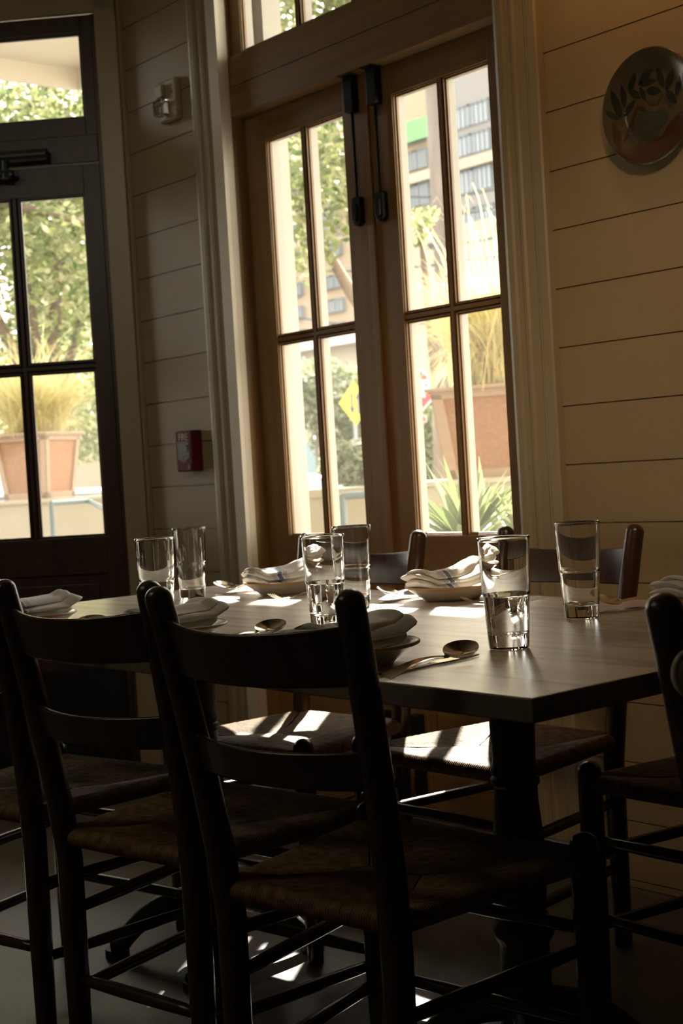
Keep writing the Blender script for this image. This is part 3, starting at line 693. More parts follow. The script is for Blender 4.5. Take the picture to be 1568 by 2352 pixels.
PLT = [(-1.600, 1.355, 'shallow stoneware plate under a folded napkin right behind the front chair', 'front centre'),
       (-2.130, 1.385, 'shallow plate with napkin showing between the two front chair posts', 'between the chair posts'),
       (-2.665, 1.385, 'shallow plate with napkin at the far left edge of the table', 'far left'),
       (-2.728, 2.105, 'stoneware plate with folded striped napkin in the sun, left one of the window side', 'sunlit left'),
       (-2.178, 2.130, 'stoneware plate with folded striped napkin in the sun behind the nearest glass', 'sunlit right'),
       (-1.510, 2.110, 'plate with napkin at the right edge of the table behind a chair post', 'right edge')]
NL = ['folded white cloth napkin on the plate behind the front chair', 'folded white napkin with blue stripes seen between the two front chair posts',
      'rolled white napkin on the plate at the far left of the table', 'white napkin with blue stripe on the left sunlit plate', 'white napkin with blue stripe on the right sunlit plate, partly seen through the glass',
      'pale pink-white napkin on the plate at the right edge']
for i, (x, y, lab, _) in enumerate(PLT):
    p_ = p0 if i == 0 else copy_tree(p0)
    p_.location = (x, y, TZ + 0.0002); p_['label'] = lab; p_['group'] = 'plates laid on the table'
    nk = obj('napkin', napkin_bm(i * 1.3, 0.205, 0.016 if i in (3, 4) else 0.0), M['napkin'], None, smooth=True)
    nk.location = (x, y, TZ + 0.001); nk.rotation_euler = (0, 0, math.radians([97, 99, 97, 86, 88, 84][i]))
    tag(nk, NL[i], 'napkin', 'folded napkins on the plates')

def flat_strip(bm, secs, th):
    """secs: (s, halfwidth, z, crown) along x"""
    rows = []
    for s, hw, z, cup in secs:
        hw = max(hw, 0.0006); row_t, row_b = [], []
        for k in range(7):
            v = (k / 6 * 2 - 1); zz = z + cup * v * v
            row_t.append(bm.verts.new((s, v * hw, zz + th))); row_b.append(bm.verts.new((s, v * hw, zz)))
        rows.append((row_t, row_b))
    for (t0, b0), (t1, b1) in zip(rows, rows[1:]):
        for k in range(6):
            bm.faces.new((t0[k], t1[k], t1[k + 1], t0[k + 1])); bm.faces.new((b0[k + 1], b1[k + 1], b1[k], b0[k]))
        bm.faces.new((t0[0], b0[0], b1[0], t1[0])); bm.faces.new((t0[6], t1[6], b1[6], b0[6]))
    for t_, b_ in (rows[0], rows[-1]): bm.faces.new(t_ + b_[::-1])
    return bm
def spoon_bm():
    secs = []
    for i in range(15):
        t_ = i / 14; secs.append((0.130 * t_, 0.0085 - 0.0052 * min(1, t_ * 1.5) + 0.0004, 0.0015 + 0.010 * math.sin(PI * t_ * 0.95) , 0.0006))
    for i in range(1, 23):
        t_ = 0.5 - 0.5 * math.cos(PI * i / 22); hw = 0.0030 * (1 - t_) + 0.0192 * max(0.0, 1 - (2 * t_ - 1) ** 2) ** 0.55 * (1.06 - 0.14 * t_)
        secs.append((0.130 + 0.066 * t_, hw, 0.0070 - 0.0077 * math.sin(PI * t_) + 0.006 * t_, 0.0075 * math.sin(PI * t_)))
    return flat_strip(B(), secs, 0.0012)
def knife_bm():
    secs = [(0.0, 0.0055, 0, 0), (0.006, 0.008, 0, 0)] + [(0.10 * t_ / 6 + 0.008, 0.0078 - 0.0026 * t_ / 6, 0, 0) for t_ in range(7)] + [(0.115, 0.0070, 0.0008, 0)] + [(0.115 + 0.105 * t_ / 8, 0.0098 * (1 - (t_ / 8) ** 4 * 0.85), 0.001, 0) for t_ in range(1, 9)]
    return flat_strip(B(), secs, 0.0028)
def fork_bm():
    secs = [(0.128 * t_ / 10, 0.0088 - 0.0055 * min(1, t_ / 7), 0.0012 + 0.009 * math.sin(PI * t_ / 10), 0.0) for t_ in range(11)]
    secs += [(0.128 + 0.022 * t_ / 5, 0.0033 + 0.0095 * math.sin(PI / 2 * t_ / 5), 0.0012 - 0.001 * t_ / 5 + 0.001, 0.001) for t_ in range(1, 6)]
    bm = flat_strip(B(), secs, 0.0012)
    for k in range(4):
        y = -0.0102 + 0.0068 * k
        tube(bm, [(0.149 + 0.048 * t_ / 6, y, 0.0020 + 0.016 * (t_ / 6) ** 2) for t_ in range(7)], [0.0016 - 0.0009 * t_ / 6 for t_ in range(7)], 8)
    return bm
PRO = {}
for nm, fn in (('spoon', spoon_bm), ('knife', knife_bm), ('fork', fork_bm)):
    o = obj(nm, fn(), M['steel'], None, smooth='auto'); PRO[nm] = [o, False]
def lay(nm, x, y, tx, ty, zend, ztip, lab, rollx=0.0):
    o, used = PRO[nm]
    if used: o = o.copy(); COL.objects.link(o)
    PRO[nm][1] = True
    d = Vector((tx - x, ty - y, 0)); ln = {'spoon': 0.196, 'knife': 0.22, 'fork': 0.197}[nm]
    pitch = math.asin(max(-1, min(1, (ztip - zend) / ln)))
    o.matrix_world = Matrix.Translation((x, y, zend)) @ Matrix.Rotation(math.atan2(d.y, d.x), 4, 'Z') @ Matrix.Rotation(-pitch, 4, 'Y') @ Matrix.Rotation(rollx, 4, 'X')
    tag(o, lab, nm, nm + 's on the table')
TT = TZ + 0.0006
lay('knife', -1.470, 1.285, -1.488, 1.50, TT, TT, 'steel knife lying beside the front plate under the spoon')
lay('spoon', -1.445, 1.280, -1.468, 1.475, TT, TT + 0.013, 'steel spoon leaning on the knife by the nearest glass', 0.42)
lay('knife', -2.015, 1.385, -2.045, 1.60, TT, TT, 'steel knife seen just above the front chair top slat')
lay('spoon', -1.980, 1.345, -2.005, 1.54, TT, TT + 0.015, 'steel spoon whose bowl peeks over the front chair top slat', 0.40)
lay('spoon', -2.545, 1.310, -2.565, 1.50, TT, TT + 0.004, 'steel spoon showing only its tip above the left chair slat', 0.40)
lay('knife', -2.850, 2.215, -2.865, 1.985, TT, TT, 'steel knife left of the left sunlit plate')
lay('spoon', -2.885, 2.205, -2.895, 2.01, TT, TT + 0.016, 'steel spoon left of the left sunlit plate, behind the second tumbler', -0.42)
lay('knife', -2.285, 2.215, -2.262, 1.995, TT, TT, 'steel knife between the two sunlit plates, beside the right one')
lay('spoon', -2.325, 2.215, -2.300, 2.03, TT, TT + 0.016, 'steel spoon between the two sunlit plates, beside the right one', -0.42)
lay('fork', -2.585, 2.130, -2.560, 1.935, TT + 0.002, TT + 0.002, 'steel fork in front of the left sunlit plate')
lay('fork', -1.990, 2.205, -2.025, 2.01, TT + 0.002, TT + 0.002, 'steel fork right of the right sunlit plate, tines seen left of the nearest glass')
lay('knife', -1.630, 2.215, -1.665, 2.02, TT, TT, 'steel knife left of the plate at the right edge')
lay('spoon', -1.665, 2.205, -1.695, 2.02, TT, TT + 0.016, 'steel spoon left of the plate at the right edge', -0.42)

# bag hanging on the near right chair
bg = thing('handbag', 'dark bag with pale ring handle hanging on the chair at the right edge', 'bag', at(1606, 1546, 1.50))
for dx in (0.0, 0.022):
    bm = B(); ctr = Vector((0, 0, 0.0)); ax = Vector((0.645, 0.764, 0)).normalized()
    tube(bm, [ctr + ax * (0.027 * math.cos(2 * PI * k / 40)) + Vector((dx * 0.2, dx * 0.25, 0.027 * math.sin(2 * PI * k / 40))) for k in range(40)], 0.0036, 10, closed=True)
    obj('ring_handle', bm, M['ivory'], bg, smooth=True)
bm = B(); box(bm, 0.03, 0.27, 0.01, 0.11, -0.38, -0.035); obj('bag_body', bm, M['leather'], bg, bevel=0.02)

# ================================================================== OUTSIDE
bm = B(); box(bm, -12.5, 40, WB + 0.0, 12.6, -0.6, -0.02); o = obj('patio_ground', bm, M['patio']); tag(o, 'pale concrete ground outside the windows', 'ground'); struct(o)
bm = B(); box(bm, -12.5, -4.3, -30, WB, -0.6, -0.02); o = obj('patio_ground', bm, M['patio']); tag(o, 'pale concrete ground outside the corner door', 'ground'); struct(o)
# porch roof: an L round the building corner
ZE, XE, YE = 3.9, -8.55, 5.08
bm = B(); box(bm, XE, 0.6, WB - 0.1, YE, ZE, ZE + 0.12); box(bm, XE, -5.2, -8, WB - 0.1, ZE, ZE + 0.12)
rf = obj('porch_roof', bm, M['soffit']); tag(rf, 'pale flat porch roof overhanging the corner entrance', 'roof')
bm = B(); box(bm, XE - 0.03, 0.6, YE, YE + 0.03, ZE - 0.14, ZE + 0.22); box(bm, XE - 0.03, XE, -8, YE, ZE - 0.14, ZE + 0.22); obj('fascia', bm, M['soffit'], rf)
bm = B(); box(bm, -6.1, 2.4, WB, WB + 0.1, 3.0, ZE + 0.1); struct(obj('wall_outside', bm, M['soffit']))

bm = B(); box(bm, 1.4, 1.7, WB, 15, -0.3, 8.0)  # added sunlit reflector, out of view; throws light onto the left jamb
nw = obj('bounce_wall', bm, mat('white_bounce_wall', (0.82, 0.80, 0.74), 0.8)); tag(nw, 'added white wall out of view to the right, bouncing sun at the door jamb', 'wall')

def seg_wall(name, lab, a, b_, th, z0, z1, cap=0.03):
    a, b_ = Vector((a[0], a[1], 0)), Vector((b_[0], b_[1], 0)); d = (b_ - a); ln = d.length; ang = math.atan2(d.y, d.x)
    r = thing(name, lab, 'wall', a, ang)
    bm = B(); box(bm, 0, ln, 0, th, z0, z1 - cap); obj('wall_body', bm, M['stucco'], r)
    bm = B(); box(bm, -0.02, ln + 0.02, -0.02, th + 0.02, z1 - cap, z1); obj('coping', bm, M['stucco'], r, bevel=0.004)
    return r
qa, qb = at(-60, 1152, 10.5), at(262, 1129, 10.5); ZW1 = 1.0
seg_wall('garden_wall', 'cream stucco wall outside the dark door carrying a planter', qa, qb, 0.75, -0.3, (at(100, 1146, 10.5)).z)
qc, qd = at(966, 1108, 7.9), at(1330, 1082, 7.9)
seg_wall('garden_wall', 'cream stucco wall outside the right door leaf carrying a planter', qc, qd, 0.6, -0.3, at(1130, 1097, 7.9).z)

def blades(bm, c, n, h0, h1, spread, wd, droop=0.5, up=1.0, az=None):
    for i in range(n):
        a = random.uniform(0, 2 * PI) if az is None else random.uniform(*az); h = random.uniform(h0, h1); s = random.uniform(0.15, 1) * spread; w_ = wd * random.uniform(0.6, 1.2)
        bx, by = c[0] + random.gauss(0, spread * 0.12), c[1] + random.gauss(0, spread * 0.12)
        side = Vector((-math.sin(a), math.cos(a), 0)).lerp(Vector((math.cos(a * 3), math.sin(a * 3), 0)), 0.3).normalized(); prev = None
        for k in range(7):
            t_ = k / 6; r_ = s * t_ ** 1.4; z = c[2] + h * (t_ * up - droop * t_ ** 3)
            p = Vector((bx + r_ * math.cos(a), by + r_ * math.sin(a), z)); ww = w_ * (1 - t_) ** 0.6 * (0.6 + 1.2 * t_ * (1 - t_)) + 0.0004
            v = (bm.verts.new(p - side * ww), bm.verts.new(p + side * ww))
            if prev: bm.faces.new((prev[0], prev[1], v[1], v[0]))
            prev = v
def planter(base, h, w0, w1, ang, lab, plume_n, plume_h, plume_s):
    r = thing('planter', lab, 'planter', base, ang)
    def frus(bm, hw0, hw1, z0, z1):
        vs = [bm.verts.new((sx * hw, sy * hw, z)) for hw, z in ((hw0, z0), (hw1, z1)) for sx, sy in ((-1, -1), (1, -1), (1, 1), (-1, 1))]
        for f in ((3, 2, 1, 0), (4, 5, 6, 7), (0, 1, 5, 4), (1, 2, 6, 5), (2, 3, 7, 6), (3, 0, 4, 7)): bm.faces.new([vs[i] for i in f])
    def hwid(z): return w0 / 2 + (w1 / 2 - w0 / 2) * z / h
    bm = B(); frus(bm, hwid(0) - 0.012, hwid(h * 0.95) - 0.012, 0.002, h * 0.95); obj('lattice_panel', bm, M['terracotta'], r)
    bm = B()
    for a in range(4):
        sub = B(); z0, z1 = h * 0.0, h * 0.97; e0, e1 = hwid(z0), hwid(z1); t_ = 0.09 * w1
        def quad(p):
            fr_b = [sub.verts.new((x, -hwid(z) - 0.006, z)) for x, z in p]; bk = [sub.verts.new((x * 0.98, -hwid(z) + 0.02, z)) for x, z in p]
            sub.faces.new(fr_b)
            for i in range(4): sub.faces.new((fr_b[i], bk[i], bk[(i + 1) % 4], fr_b[(i + 1) % 4]))
        quad([(-e0, z0), (-e0 + t_, z0), (-e1 + t_, z1), (-e1, z1)]); quad([(e0 - t_, z0), (e0, z0), (e1, z1), (e1 - t_, z1)])
        quad([(-e0, 0), (e0, 0), (hwid(h * .10), h * .10), (-hwid(h * .10), h * .10)]); quad([(-hwid(h * .88), h * .88), (hwid(h * .88), h * .88), (e1, z1), (-e1, z1)])
        sub.transform(Matrix.Rotation(a * PI / 2, 4, 'Z')); me_ = bpy.data.meshes.new('t'); sub.to_mesh(me_); sub.free(); bm.from_mesh(me_); bpy.data.meshes.remove(me_)
    obj('frame', bm, M['terra_pale'], r)
    bm = B(); hw = w1 / 2
    for z0, z1, e in ((h * 0.93, h * 0.96, 0.012), (h * 0.96, h * 1.0, 0.03)):
        box(bm, -hw - e, hw + e, -hw - e, -hw + 0.03, z0, z1); box(bm, -hw - e, hw + e, hw - 0.03, hw + e, z0, z1); box(bm, -hw - e, -hw + 0.03, -hw + 0.03, hw - 0.03, z0, z1); box(bm, hw - 0.03, hw + e, -hw + 0.03, hw - 0.03, z0, z1)
    obj('rim', bm, M['terra_pale'], r, bevel=0.004)
    bm = B(); frus(bm, hw - 0.03, hw - 0.03, h * 0.9, h * 0.94); obj('soil', bm, M['bark'], r)
    bm = B(); blades(bm, (0, 0, h * 0.93), plume_n, plume_h * 0.5, plume_h, plume_s, 0.0026, 0.45); blades(bm, (0, 0, h * 0.93), plume_n // 14, plume_h * 0.9, plume_h * 1.7, plume_s * 1.5, 0.003, 0.45); blades(bm, (0, 0, h * 0.93), plume_n // 7, plume_h * 0.3, plume_h * 0.7, plume_s * 0.9, 0.003, 0.9)
    gr = obj('grass', bm, M['plume'], r)
    return r
angD = math.atan2(TD.y, TD.x)
pb = at(92, 1143, 10.9)
planter((pb.x, pb.y, at(100, 1146, 10.5).z), 0.50, 0.37, 0.48, math.radians(45 - 17), 'terracotta planter with golden grass outside the dark door', 2400, 0.85, 0.66)
pb = at(1150, 1094, 8.25)
planter((pb.x, pb.y, at(1130, 1097, 7.9).z), 0.52, 0.50, 0.62, math.radians(45 - 14), 'terracotta planter with golden grass outside the right door leaf', 2400, 1.20, 0.66)

def railing(pts, lab, r=0.016):
    o = obj('pipe_railing', B(), M['pipe']); bm = B()
    for a, b_ in zip(pts, pts[1:]): tube(bm, [a, b_], r, 10)
    for p in pts[1:-1]: bmesh.ops.create_icosphere(bm, subdivisions=1, radius=r * 1.02, matrix=Matrix.Translation(p))
    bm.to_mesh(o.data); bm.free(); tag(o, lab, 'railing')
    return o
a_ = at(117, 1156, 7.0)
railing([Vector((a_.x, a_.y, -0.02)), a_, at(203, 1150, 7.2), at(300, 1200, 6.6)], 'blue-grey pipe railing outside the dark door', 0.0135)
a_ = at(786, 1140, 6.5)
railing([Vector((a_.x, a_.y, -0.02)), a_, at(905, 1131, 6.5)], 'blue-grey pipe railing seen through the left door leaf', 0.0185)
a_, b_ = at(705, 1132, 9.0), at(900, 1118, 9.0)
seg_wall('garden_wall', 'low white-capped wall seen through the left door leaf', a_, b_, 0.3, -0.3, at(800, 1120, 9.0).z, 0.05)

def yucca(px, py, d, n, ln, lab):
    p = at(px, py, d); z = p.z + 0.02; r = thing('yucca_plant', lab, 'plant', (p.x, p.y, -0.02))
    bm = B(); tube(bm, [(0, 0, 0), (0.01, 0, z * 0.5), (0, 0, z)], [0.035, 0.03, 0.03], 10); obj('stem', bm, M['bark'], r)
    bm = B()
    for i in range(n):
        a = random.uniform(0, 2 * PI); el = math.radians(random.choice((random.uniform(15, 50), random.uniform(45, 85)))); l_ = ln * random.uniform(0.7, 1.1)
        dr = Vector((math.cos(a) * math.cos(el), math.sin(a) * math.cos(el), math.sin(el))); sd = dr.cross(Vector((0, 0, 1))).normalized(); up = sd.cross(dr); prev = None
        for k in range(9):
            t_ = k / 8; c = Vector((0, 0, z)) + dr * (l_ * t_) + Vector((0, 0, -0.10 * l_ * t_ ** 2.5)); w_ = 0.017 * (0.45 + 1.6 * t_ * (1 - t_)) * (1 - t_ ** 3) + 0.0004
            v = (bm.verts.new(c - sd * w_ + up * w_ * 0.5), bm.verts.new(c), bm.verts.new(c + sd * w_ + up * w_ * 0.5))
            if prev: bm.faces.new((prev[0], prev[1], v[1], v[0])); bm.faces.new((prev[1], prev[2], v[2], v[1]))
            prev = v
    obj('leaves', bm, M['flax'], r, smooth=True)
yucca(1068, 1262, 4.6, 60, 0.36, 'green sword-leaved yucca outside the right door leaf, left and widest one')
yucca(1118, 1272, 5.0, 26, 0.40, 'green sword-leaved yucca outside the right door leaf, upright middle one')
yucca(1204, 1268, 4.5, 26, 0.26, 'green sword-leaved yucca outside the right door leaf, right one half hidden by the frame')

def leafcloud(bm, c, rad, n, size, flat=0.7, hole=0.35):
    for i in range(n):
        while True:
            v = Vector((random.uniform(-1, 1), random.uniform(-1, 1), random.uniform(-1, 1)))
            if v.length < 1: break
        p = Vector((c[0] + v.x * rad[0], c[1] + v.y * rad[1], c[2] + v.z * rad[2]))
        if noise.noise(p * (1.6 / max(0.5, min(rad)) ** 0.5)) < -hole + 0.25 * v.length: continue
        s = size * random.uniform(0.6, 1.3); t1 = Vector((random.gauss(0, 1), random.gauss(0, 1), random.gauss(0, 0.7))).normalized(); t2 = t1.cross(Vector((random.gauss(0, 1), random.gauss(0, 1), random.gauss(0, 1)))).normalized()
        q = [p - t1 * s, p + t2 * s * 0.42 - t1 * s * 0.1, p + t1 * s, p - t2 * s * 0.42 - t1 * s * 0.1]
        bm.faces.new([bm.verts.new(x) for x in q])
def tree(base, trunk_h, crowns, n, size, lab, m_='leaf'):
    r = thing('tree', lab, 'tree', base)
    bm = B(); tube(bm, [(0, 0, 0), (0.06, 0.03, trunk_h * 0.5), (0.0, 0.1, trunk_h)], [0.16, 0.12, 0.09], 12)
    for c, rad in crowns:
        e = Vector((c[0], c[1], c[2])); s = Vector((0, 0.1, trunk_h * 0.8)); mid = s.lerp(e, 0.5) + Vector((0, 0, -0.15 * rad[2]))
        tube(bm, [s, mid, e], [0.07, 0.05, 0.02], 8)
    obj('trunk', bm, M['bark'], r, smooth=True)
    bm = B(); vol = [a[1][0] * a[1][1] * a[1][2] for a in crowns]
    for (c, rad), v in zip(crowns, vol): leafcloud(bm, c, rad, int(n * v / sum(vol)), size)
    obj('foliage', bm, M[m_], r)
    return r
# live oak beyond the dark door
c0 = at(60, 560, 12.5); b0 = Vector((c0.x, c0.y, -0.42))
def rel(px, py, d, b): return tuple(at(px, py, d) - b)
oak = tree(b0, 2.6, [(rel(60, 600, 13, b0), (1.6, 1.6, 1.35)), (rel(-160, 330, 13, b0), (1.8, 1.8, 1.5)), (rel(150, 250, 14, b0), (1.5, 1.5, 1.0)), (rel(210, 560, 15, b0), (1.4, 1.4, 1.6))], 42000, 0.050, 'sunlit green live oak beyond the dark door')
bm = B(); tube(bm, [at(x_, y_, 12.2) - b0 for x_, y_ in ((-60, 462), (60, 478), (120, 490), (190, 512), (260, 500))], [0.05, 0.045, 0.035, 0.03, 0.02], 8); obj('branch', bm, M['bark'], oak, smooth=True)
c0 = at(880, 480, 11); b0 = Vector((c0.x, c0.y, -0.42))
tree(b0, 2.9, [(rel(690, 470, 11, b0), (0.50, 0.50, 0.62)), (rel(760, 370, 11.5, b0), (0.55, 0.55, 0.42)), (rel(700, 40, 12, b0), (0.75, 0.75, 0.5)), (rel(860, -60, 12, b0), (0.9, 0.9, 0.45))], 9500, 0.050, 'pale green street tree behind the left door leaf and the transom')
c0 = at(975, 560, 12); b0 = Vector((c0.x, c0.y, -0.42))
tree(b0, 2.0, [(rel(965, 520, 12, b0), (0.22, 0.22, 0.18))], 260, 0.045, 'thin sapling in front of the building behind the right door leaf')
def shrub(px, py, d, rad, n, size, lab, m_='shrub'):
    p = at(px, py, d); r = thing('shrub', lab, 'shrub', (p.x, p.y, -0.42)); z = p.z + 0.42
    bm = B(); tube(bm, [(0, 0, 0), (0, 0, z)], 0.03, 8); obj('stem', bm, M['bark'], r)
    bm = B(); leafcloud(bm, (0, 0, z), rad, n, size, hole=0.6); obj('foliage', bm, M[m_], r)
shrub(822, 1068, 14, (0.40, 0.40, 0.25), 2600, 0.045, 'white-flowering bush behind the railing in the left door leaf')
shrub(720, 905, 30, (1.35, 1.35, 0.75), 4200, 0.09, 'green bush in front of the shop seen left of the yellow sign')
shrub(1000, 1015, 29, (0.85, 0.85, 1.15), 5200, 0.085, 'tall green bush below the stop sign', 'leaf')
shrub(830, 1000, 31, (1.2, 1.2, 0.7), 3200, 0.09, 'pale bush behind the yellow sign post')
shrub(150, 920, 24, (2.2, 1.6, 1.1), 9000, 0.075, 'green hedge behind the planter at the dark door', 'leaf')

# street, cars
bm = B(); box(bm, -90, 40, 12.6, 90, -0.6, -0.40); o = obj('street', bm, M['asphalt']); tag(o, 'pale asphalt street beyond the patio', 'street'); struct(o)
bm = B(); box(bm, -90, -12.5, -30, 12.6, -0.6, -0.40); o = obj('street', bm, M['asphalt']); tag(o, 'pale asphalt side street beyond the corner', 'street'); struct(o)
def car(loc, rz, paint, lab):
    r = thing('car', lab, 'car', loc, rz)
    side = [(-2.2, 0.35), (-2.25, 0.75), (-1.9, 0.92), (-1.1, 1.0), (-0.45, 1.42), (0.9, 1.45), (1.6, 1.05), (2.15, 0.98), (2.25, 0.6), (2.2, 0.35)]
    bm = B(); prism(bm, side, 'y', -0.86, 0.86); obj('body', bm, paint, r, bevel=0.06)
    bm = B(); g = [(-0.98, 1.02), (-0.42, 1.37), (0.86, 1.40), (1.42, 1.06)]; prism(bm, g, 'y', -0.875, -0.80); prism(bm, g, 'y', 0.80, 0.875)
    prism(bm, [(-1.12, 1.015), (-1.02, 1.01), (-0.50, 1.38), (-0.56, 1.40)], 'y', -0.72, 0.72); obj('windows', bm, M['carglass'], r)
    for x in (-1.4, 1.4):
        for y in (-0.80, 0.80):
            bm = B(); tube(bm, [(x, y - 0.11, 0.33), (x, y + 0.11, 0.33)], 0.33, 24); obj('wheel', bm, M['tyre'], r, smooth='auto')
p = at(225, 1130, 15.5); car((p.x, p.y, -0.40), math.radians(225), M['carwhite'], 'white car parked behind the planter at the dark door')
p = at(-170, 1130, 20); car((p.x, p.y, -0.40), math.radians(225), M['carblue'], 'silver-blue car at the left edge of the dark door glass')
p = at(700, 1075, 19); car((p.x, p.y, -0.40), math.radians(180), M['carblue'], 'silver-blue car seen low in the left door leaf')

# signs
def sign_frame(p, nrm):                       # local: x right, y out of the sign face, z up
    n_ = Vector((nrm[0], nrm[1], 0)).normalized(); x_ = Vector((-n_.y, n_.x, 0))
    return Matrix(((x_.x, -n_.x, 0, p.x), (x_.y, -n_.y, 0, p.y), (0, 0, 1, p.z), (0, 0, 0, 1)))
p = at(936, 897, 21.5)
st_ = thing('stop_sign', 'red octagonal stop sign on a post, half hidden by the door stile', 'sign', p); st_.matrix_world = sign_frame(p, (CAM - p).xy)
def ngon(n, r, off): return [(r * math.cos(2 * PI * k / n + off), r * math.sin(2 * PI * k / n + off)) for k in range(n)]
R8 = 0.375 / math.cos(PI / 8)
bm = B(); prism(bm, ngon(8, R8, PI / 8), 'y', 0.0, 0.006); obj('border', bm, M['sign_white'], st_)
bm = B(); prism(bm, ngon(8, R8 * 0.93, PI / 8), 'y', -0.003, 0.003); obj('sign_face', bm, M['sign_red'], st_)
text_mesh('STOP', 0.34, 'lettering', M['sign_white'], Matrix.Translation((0, -0.005, 0)) @ rot @ Matrix.Diagonal((0.86, 1.05, 1, 1)), st_, 0.001, 0.012)
bm = B(); box(bm, -0.26, 0.26, 0, 0.005, -0.50, -0.39); obj('plaque', bm, M['sign_white'], st_)
bm = B(); box(bm, -0.245, 0.245, -0.002, 0.003, -0.487, -0.403); obj('plaque_face', bm, M['sign_red'], st_)
text_mesh('ALL WAY', 0.10, 'lettering', M['sign_white'], Matrix.Translation((0, -0.004, -0.445)) @ rot, st_, 0.001, 0.002)
bm = B(); box(bm, -0.025, 0.025, 0.007, 0.04, -p.z - 0.42, 0.36); obj('post', bm, M['galv'], st_)
p = at(815, 926, 27)
yl = thing('two_way_sign', 'yellow diamond sign with one arrow down and one up on a grey post', 'sign', p)
nv_ = (CAM - p).xy; nv_ = Matrix.Rotation(math.radians(46), 2) @ nv_; yl.matrix_world = sign_frame(p, nv_)
bm = B(); prism(bm, ngon(4, 0.43, 0), 'y', 0, 0.005); obj('sign_face', bm, M['sign_yellow'], yl)
bm = B()
for x, s in ((-0.085, -1), (0.085, 1)):
    prism(bm, [(x - 0.028, -0.20 * s), (x + 0.028, -0.20 * s), (x + 0.028, 0.08 * s), (x + 0.08, 0.08 * s), (x, 0.22 * s), (x - 0.08, 0.08 * s), (x - 0.028, 0.08 * s)], 'y', -0.004, 0.001)
obj('arrows', bm, M['sign_black'], yl)
bm = B(); box(bm, -0.03, 0.03, 0.006, 0.05, -p.z - 0.42, 0.40); obj('post', bm, M['galv'], yl)

# utility pole and wires
p = at(1006, 420, 24); q = Vector((p.x, p.y, 0))
up_ = thing('utility_pole', 'weathered wooden utility pole in front of the building', 'pole', q)
bm = B(); tube(bm, [(0, 0, -0.42), (0, 0, 10.5)], [0.17, 0.12], 14); obj('pole_shaft', bm, M['polewood'], up_, smooth=True)
bm = B()
for py_, ln in ((470, 0.35), (500, 0.45), (560, 0.3)):
    z = at(1006, py_, 24).z; box(bm, -ln, ln, -0.06, 0.06, z - 0.05, z + 0.05); tube(bm, [(ln - 0.05, 0, z), (ln - 0.05, 0, z + 0.22)], 0.05, 8)
obj('crossarm', bm, M['polewood'], up_)
WL = ['topmost dark wire behind the right door leaf', 'second dark wire from the top behind the right door leaf', 'dark wire just above the cream wall behind the right door leaf', 'long thin wire crossing both door leaves below the others', 'dark wire behind the left door leaf above the street tree', 'lowest thin wire behind the left door leaf']
for wi, (ya, yb_, x0_, x1_) in enumerate(((448, 420, 880, 1200), (492, 462, 880, 1200), (560, 530, 880, 1200), (622, 578, 640, 1200), (556, 500, 640, 880), (720, 742, 640, 1000))):
    a_, b_ = at(x0_, ya, 24), at(x1_, yb_, 24); bm = B(); tube(bm, [a_ + (b_ - a_) * t_ / 10 + Vector((0, 0, -0.12 * math.sin(PI * t_ / 10))) for t_ in range(11)], 0.018, 6)
    o = obj('overhead_wire', bm, M['sign_black']); tag(o, WL[wi], 'wire', 'overhead wires in the street')

# the apartment building
BY = 42.0
def onY(x, y, Y=BY):
    d = (CF + CR * ((x - 784) / F_PX) - CU * ((y - 1176) / F_PX)); return CAM + d * (Y / d.y)
xa, xb = -80.0, onY(1240, 400).x
bd = thing('apartment_building', 'tall tan apartment building with grey bands and curtained windows across the street', 'building', ((xa + xb) / 2, BY, 0)); bx = (xa + xb) / 2
ztop = onY(1100, 40).z
bm = B(); box(bm, xa - bx, xb - bx, 0, 10, -0.42, ztop); obj('wall', bm, M['bldg'], bd)
lv = [(238, 288), (306, 353), (388, 441), (478, 512)]                     # window rows measured beside x = 1090
rows = [(onY(1090, b_).z, onY(1090, a_).z) for a_, b_ in lv]
z_l = rows[-1][0]; step_ = rows[2][1] - rows[3][1]
x_w0 = onY(1040, 330).x; bay = onY(1140, 330).x - x_w0
bm = B()
for a_, c_ in ((168, 236), (288, 306), (353, 362), (441, 478)): box(bm, onY(1012, 400).x - bx, xb - bx, -0.10, 0, onY(1090, c_).z, onY(1090, a_).z)
obj('grey_band', bm, M['bldg_band'], bd)
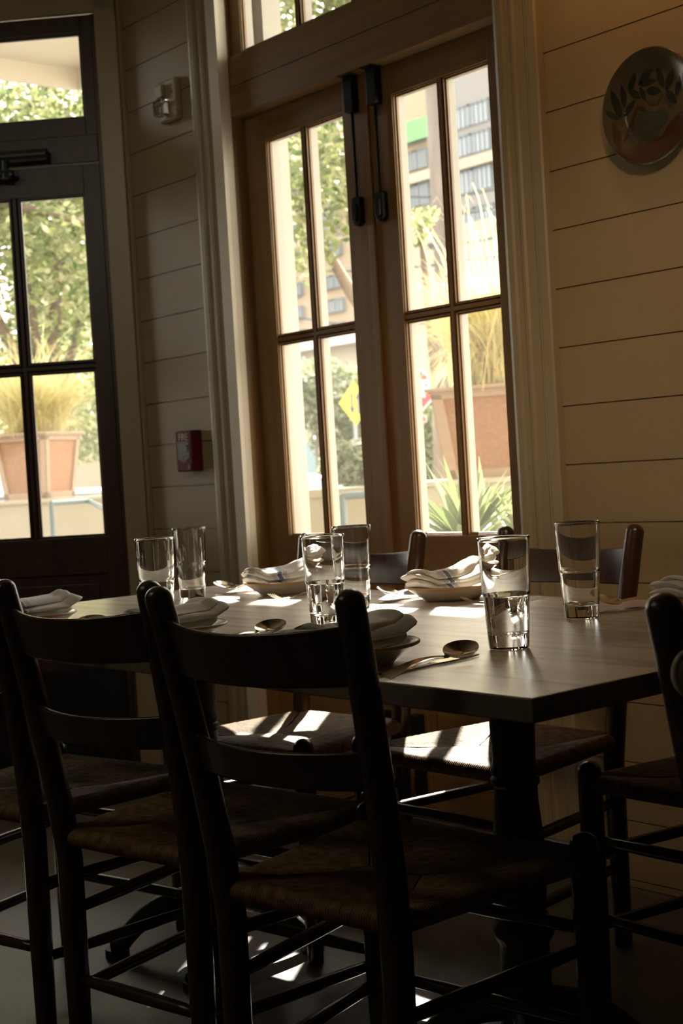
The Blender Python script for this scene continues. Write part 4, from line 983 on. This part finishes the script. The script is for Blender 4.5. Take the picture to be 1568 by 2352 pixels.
bm = B(); box(bm, xa - bx, xb - bx, -0.35, 0, onY(1090, 386).z, onY(1090, 362).z); box(bm, onY(905, 600).x - bx, xb - bx, -0.6, 0, 0, onY(1090, 516).z); obj('cream_wall', bm, M['bldg_cream'], bd)
lower = [(onY(1090, 560 + 62 * k + 34).z, onY(1090, 560 + 62 * k).z) for k in range(3)]
wn = 0
for zi, (z0_, z1_) in enumerate(rows + lower):
    x = x_w0; k = 0
    while x > onY(600, 600).x and wn < 95:
        if not (zi >= 4 and x > onY(900, 600).x):
            r = obj('window', box(B(), x - bx + 0.15, x - bx + bay * (0.90 if x > onY(985, 400).x else 0.62), -0.16, 0.02, z0_, z1_), M['bldg_glass'], bd)
            bm = B(); xl, xr = x - bx + 0.15, x - bx + bay * (0.90 if x > onY(985, 400).x else 0.62)
            for t_ in (0, 0.125, 0.25, 0.375, 0.5, 0.625, 0.75, 0.875, 1): wv_ = 0.09 if t_ == 0.5 else 0.03; box(bm, xl + (xr - xl) * t_ - wv_, xl + (xr - xl) * t_ + wv_, -0.20, -0.15, z0_, z1_)
            box(bm, xl, xr, -0.20, -0.15, z1_ - 0.08, z1_); obj('window_frame', bm, M['bldg_frame'], r); wn += 1
        x -= bay * 1.22; k += 1
p = onY(948, 300, BY - 0.5); bm = B(); box(bm, -0.9, 0.9, -0.02, 0.02, -0.42, 0.42); o = obj('banner', bm, M['green_cloth']); o.location = p; tag(o, 'bright green banner on the building facade', 'banner')
# low cream shop in front of it
p0_, p1_ = onY(560, 800, 26.0), onY(900, 800, 26.0)
sh = thing('shop_building', 'low cream shop with teal doors behind the bushes in the left door leaf', 'building', ((p0_.x + p1_.x) / 2, 26.0, 0)); hx = (p1_.x - p0_.x) / 2
zt = onY(760, 760, 26).z
bm = B(); box(bm, -hx, hx, 0, 4, -0.42, zt); obj('wall', bm, M['bldg_cream'], sh)
bm = B(); box(bm, -hx, hx, -0.5, 0, onY(760, 800, 26).z, onY(760, 782, 26).z); obj('canopy', bm, M['sign_white'], sh)
for k in range(6):
    bm = B(); x = -hx + 0.3 + k * (2 * hx / 6); box(bm, x, x + hx / 5, -0.05, 0, 0.1, 2.1); obj('shop_door', bm, M['teal'], sh)
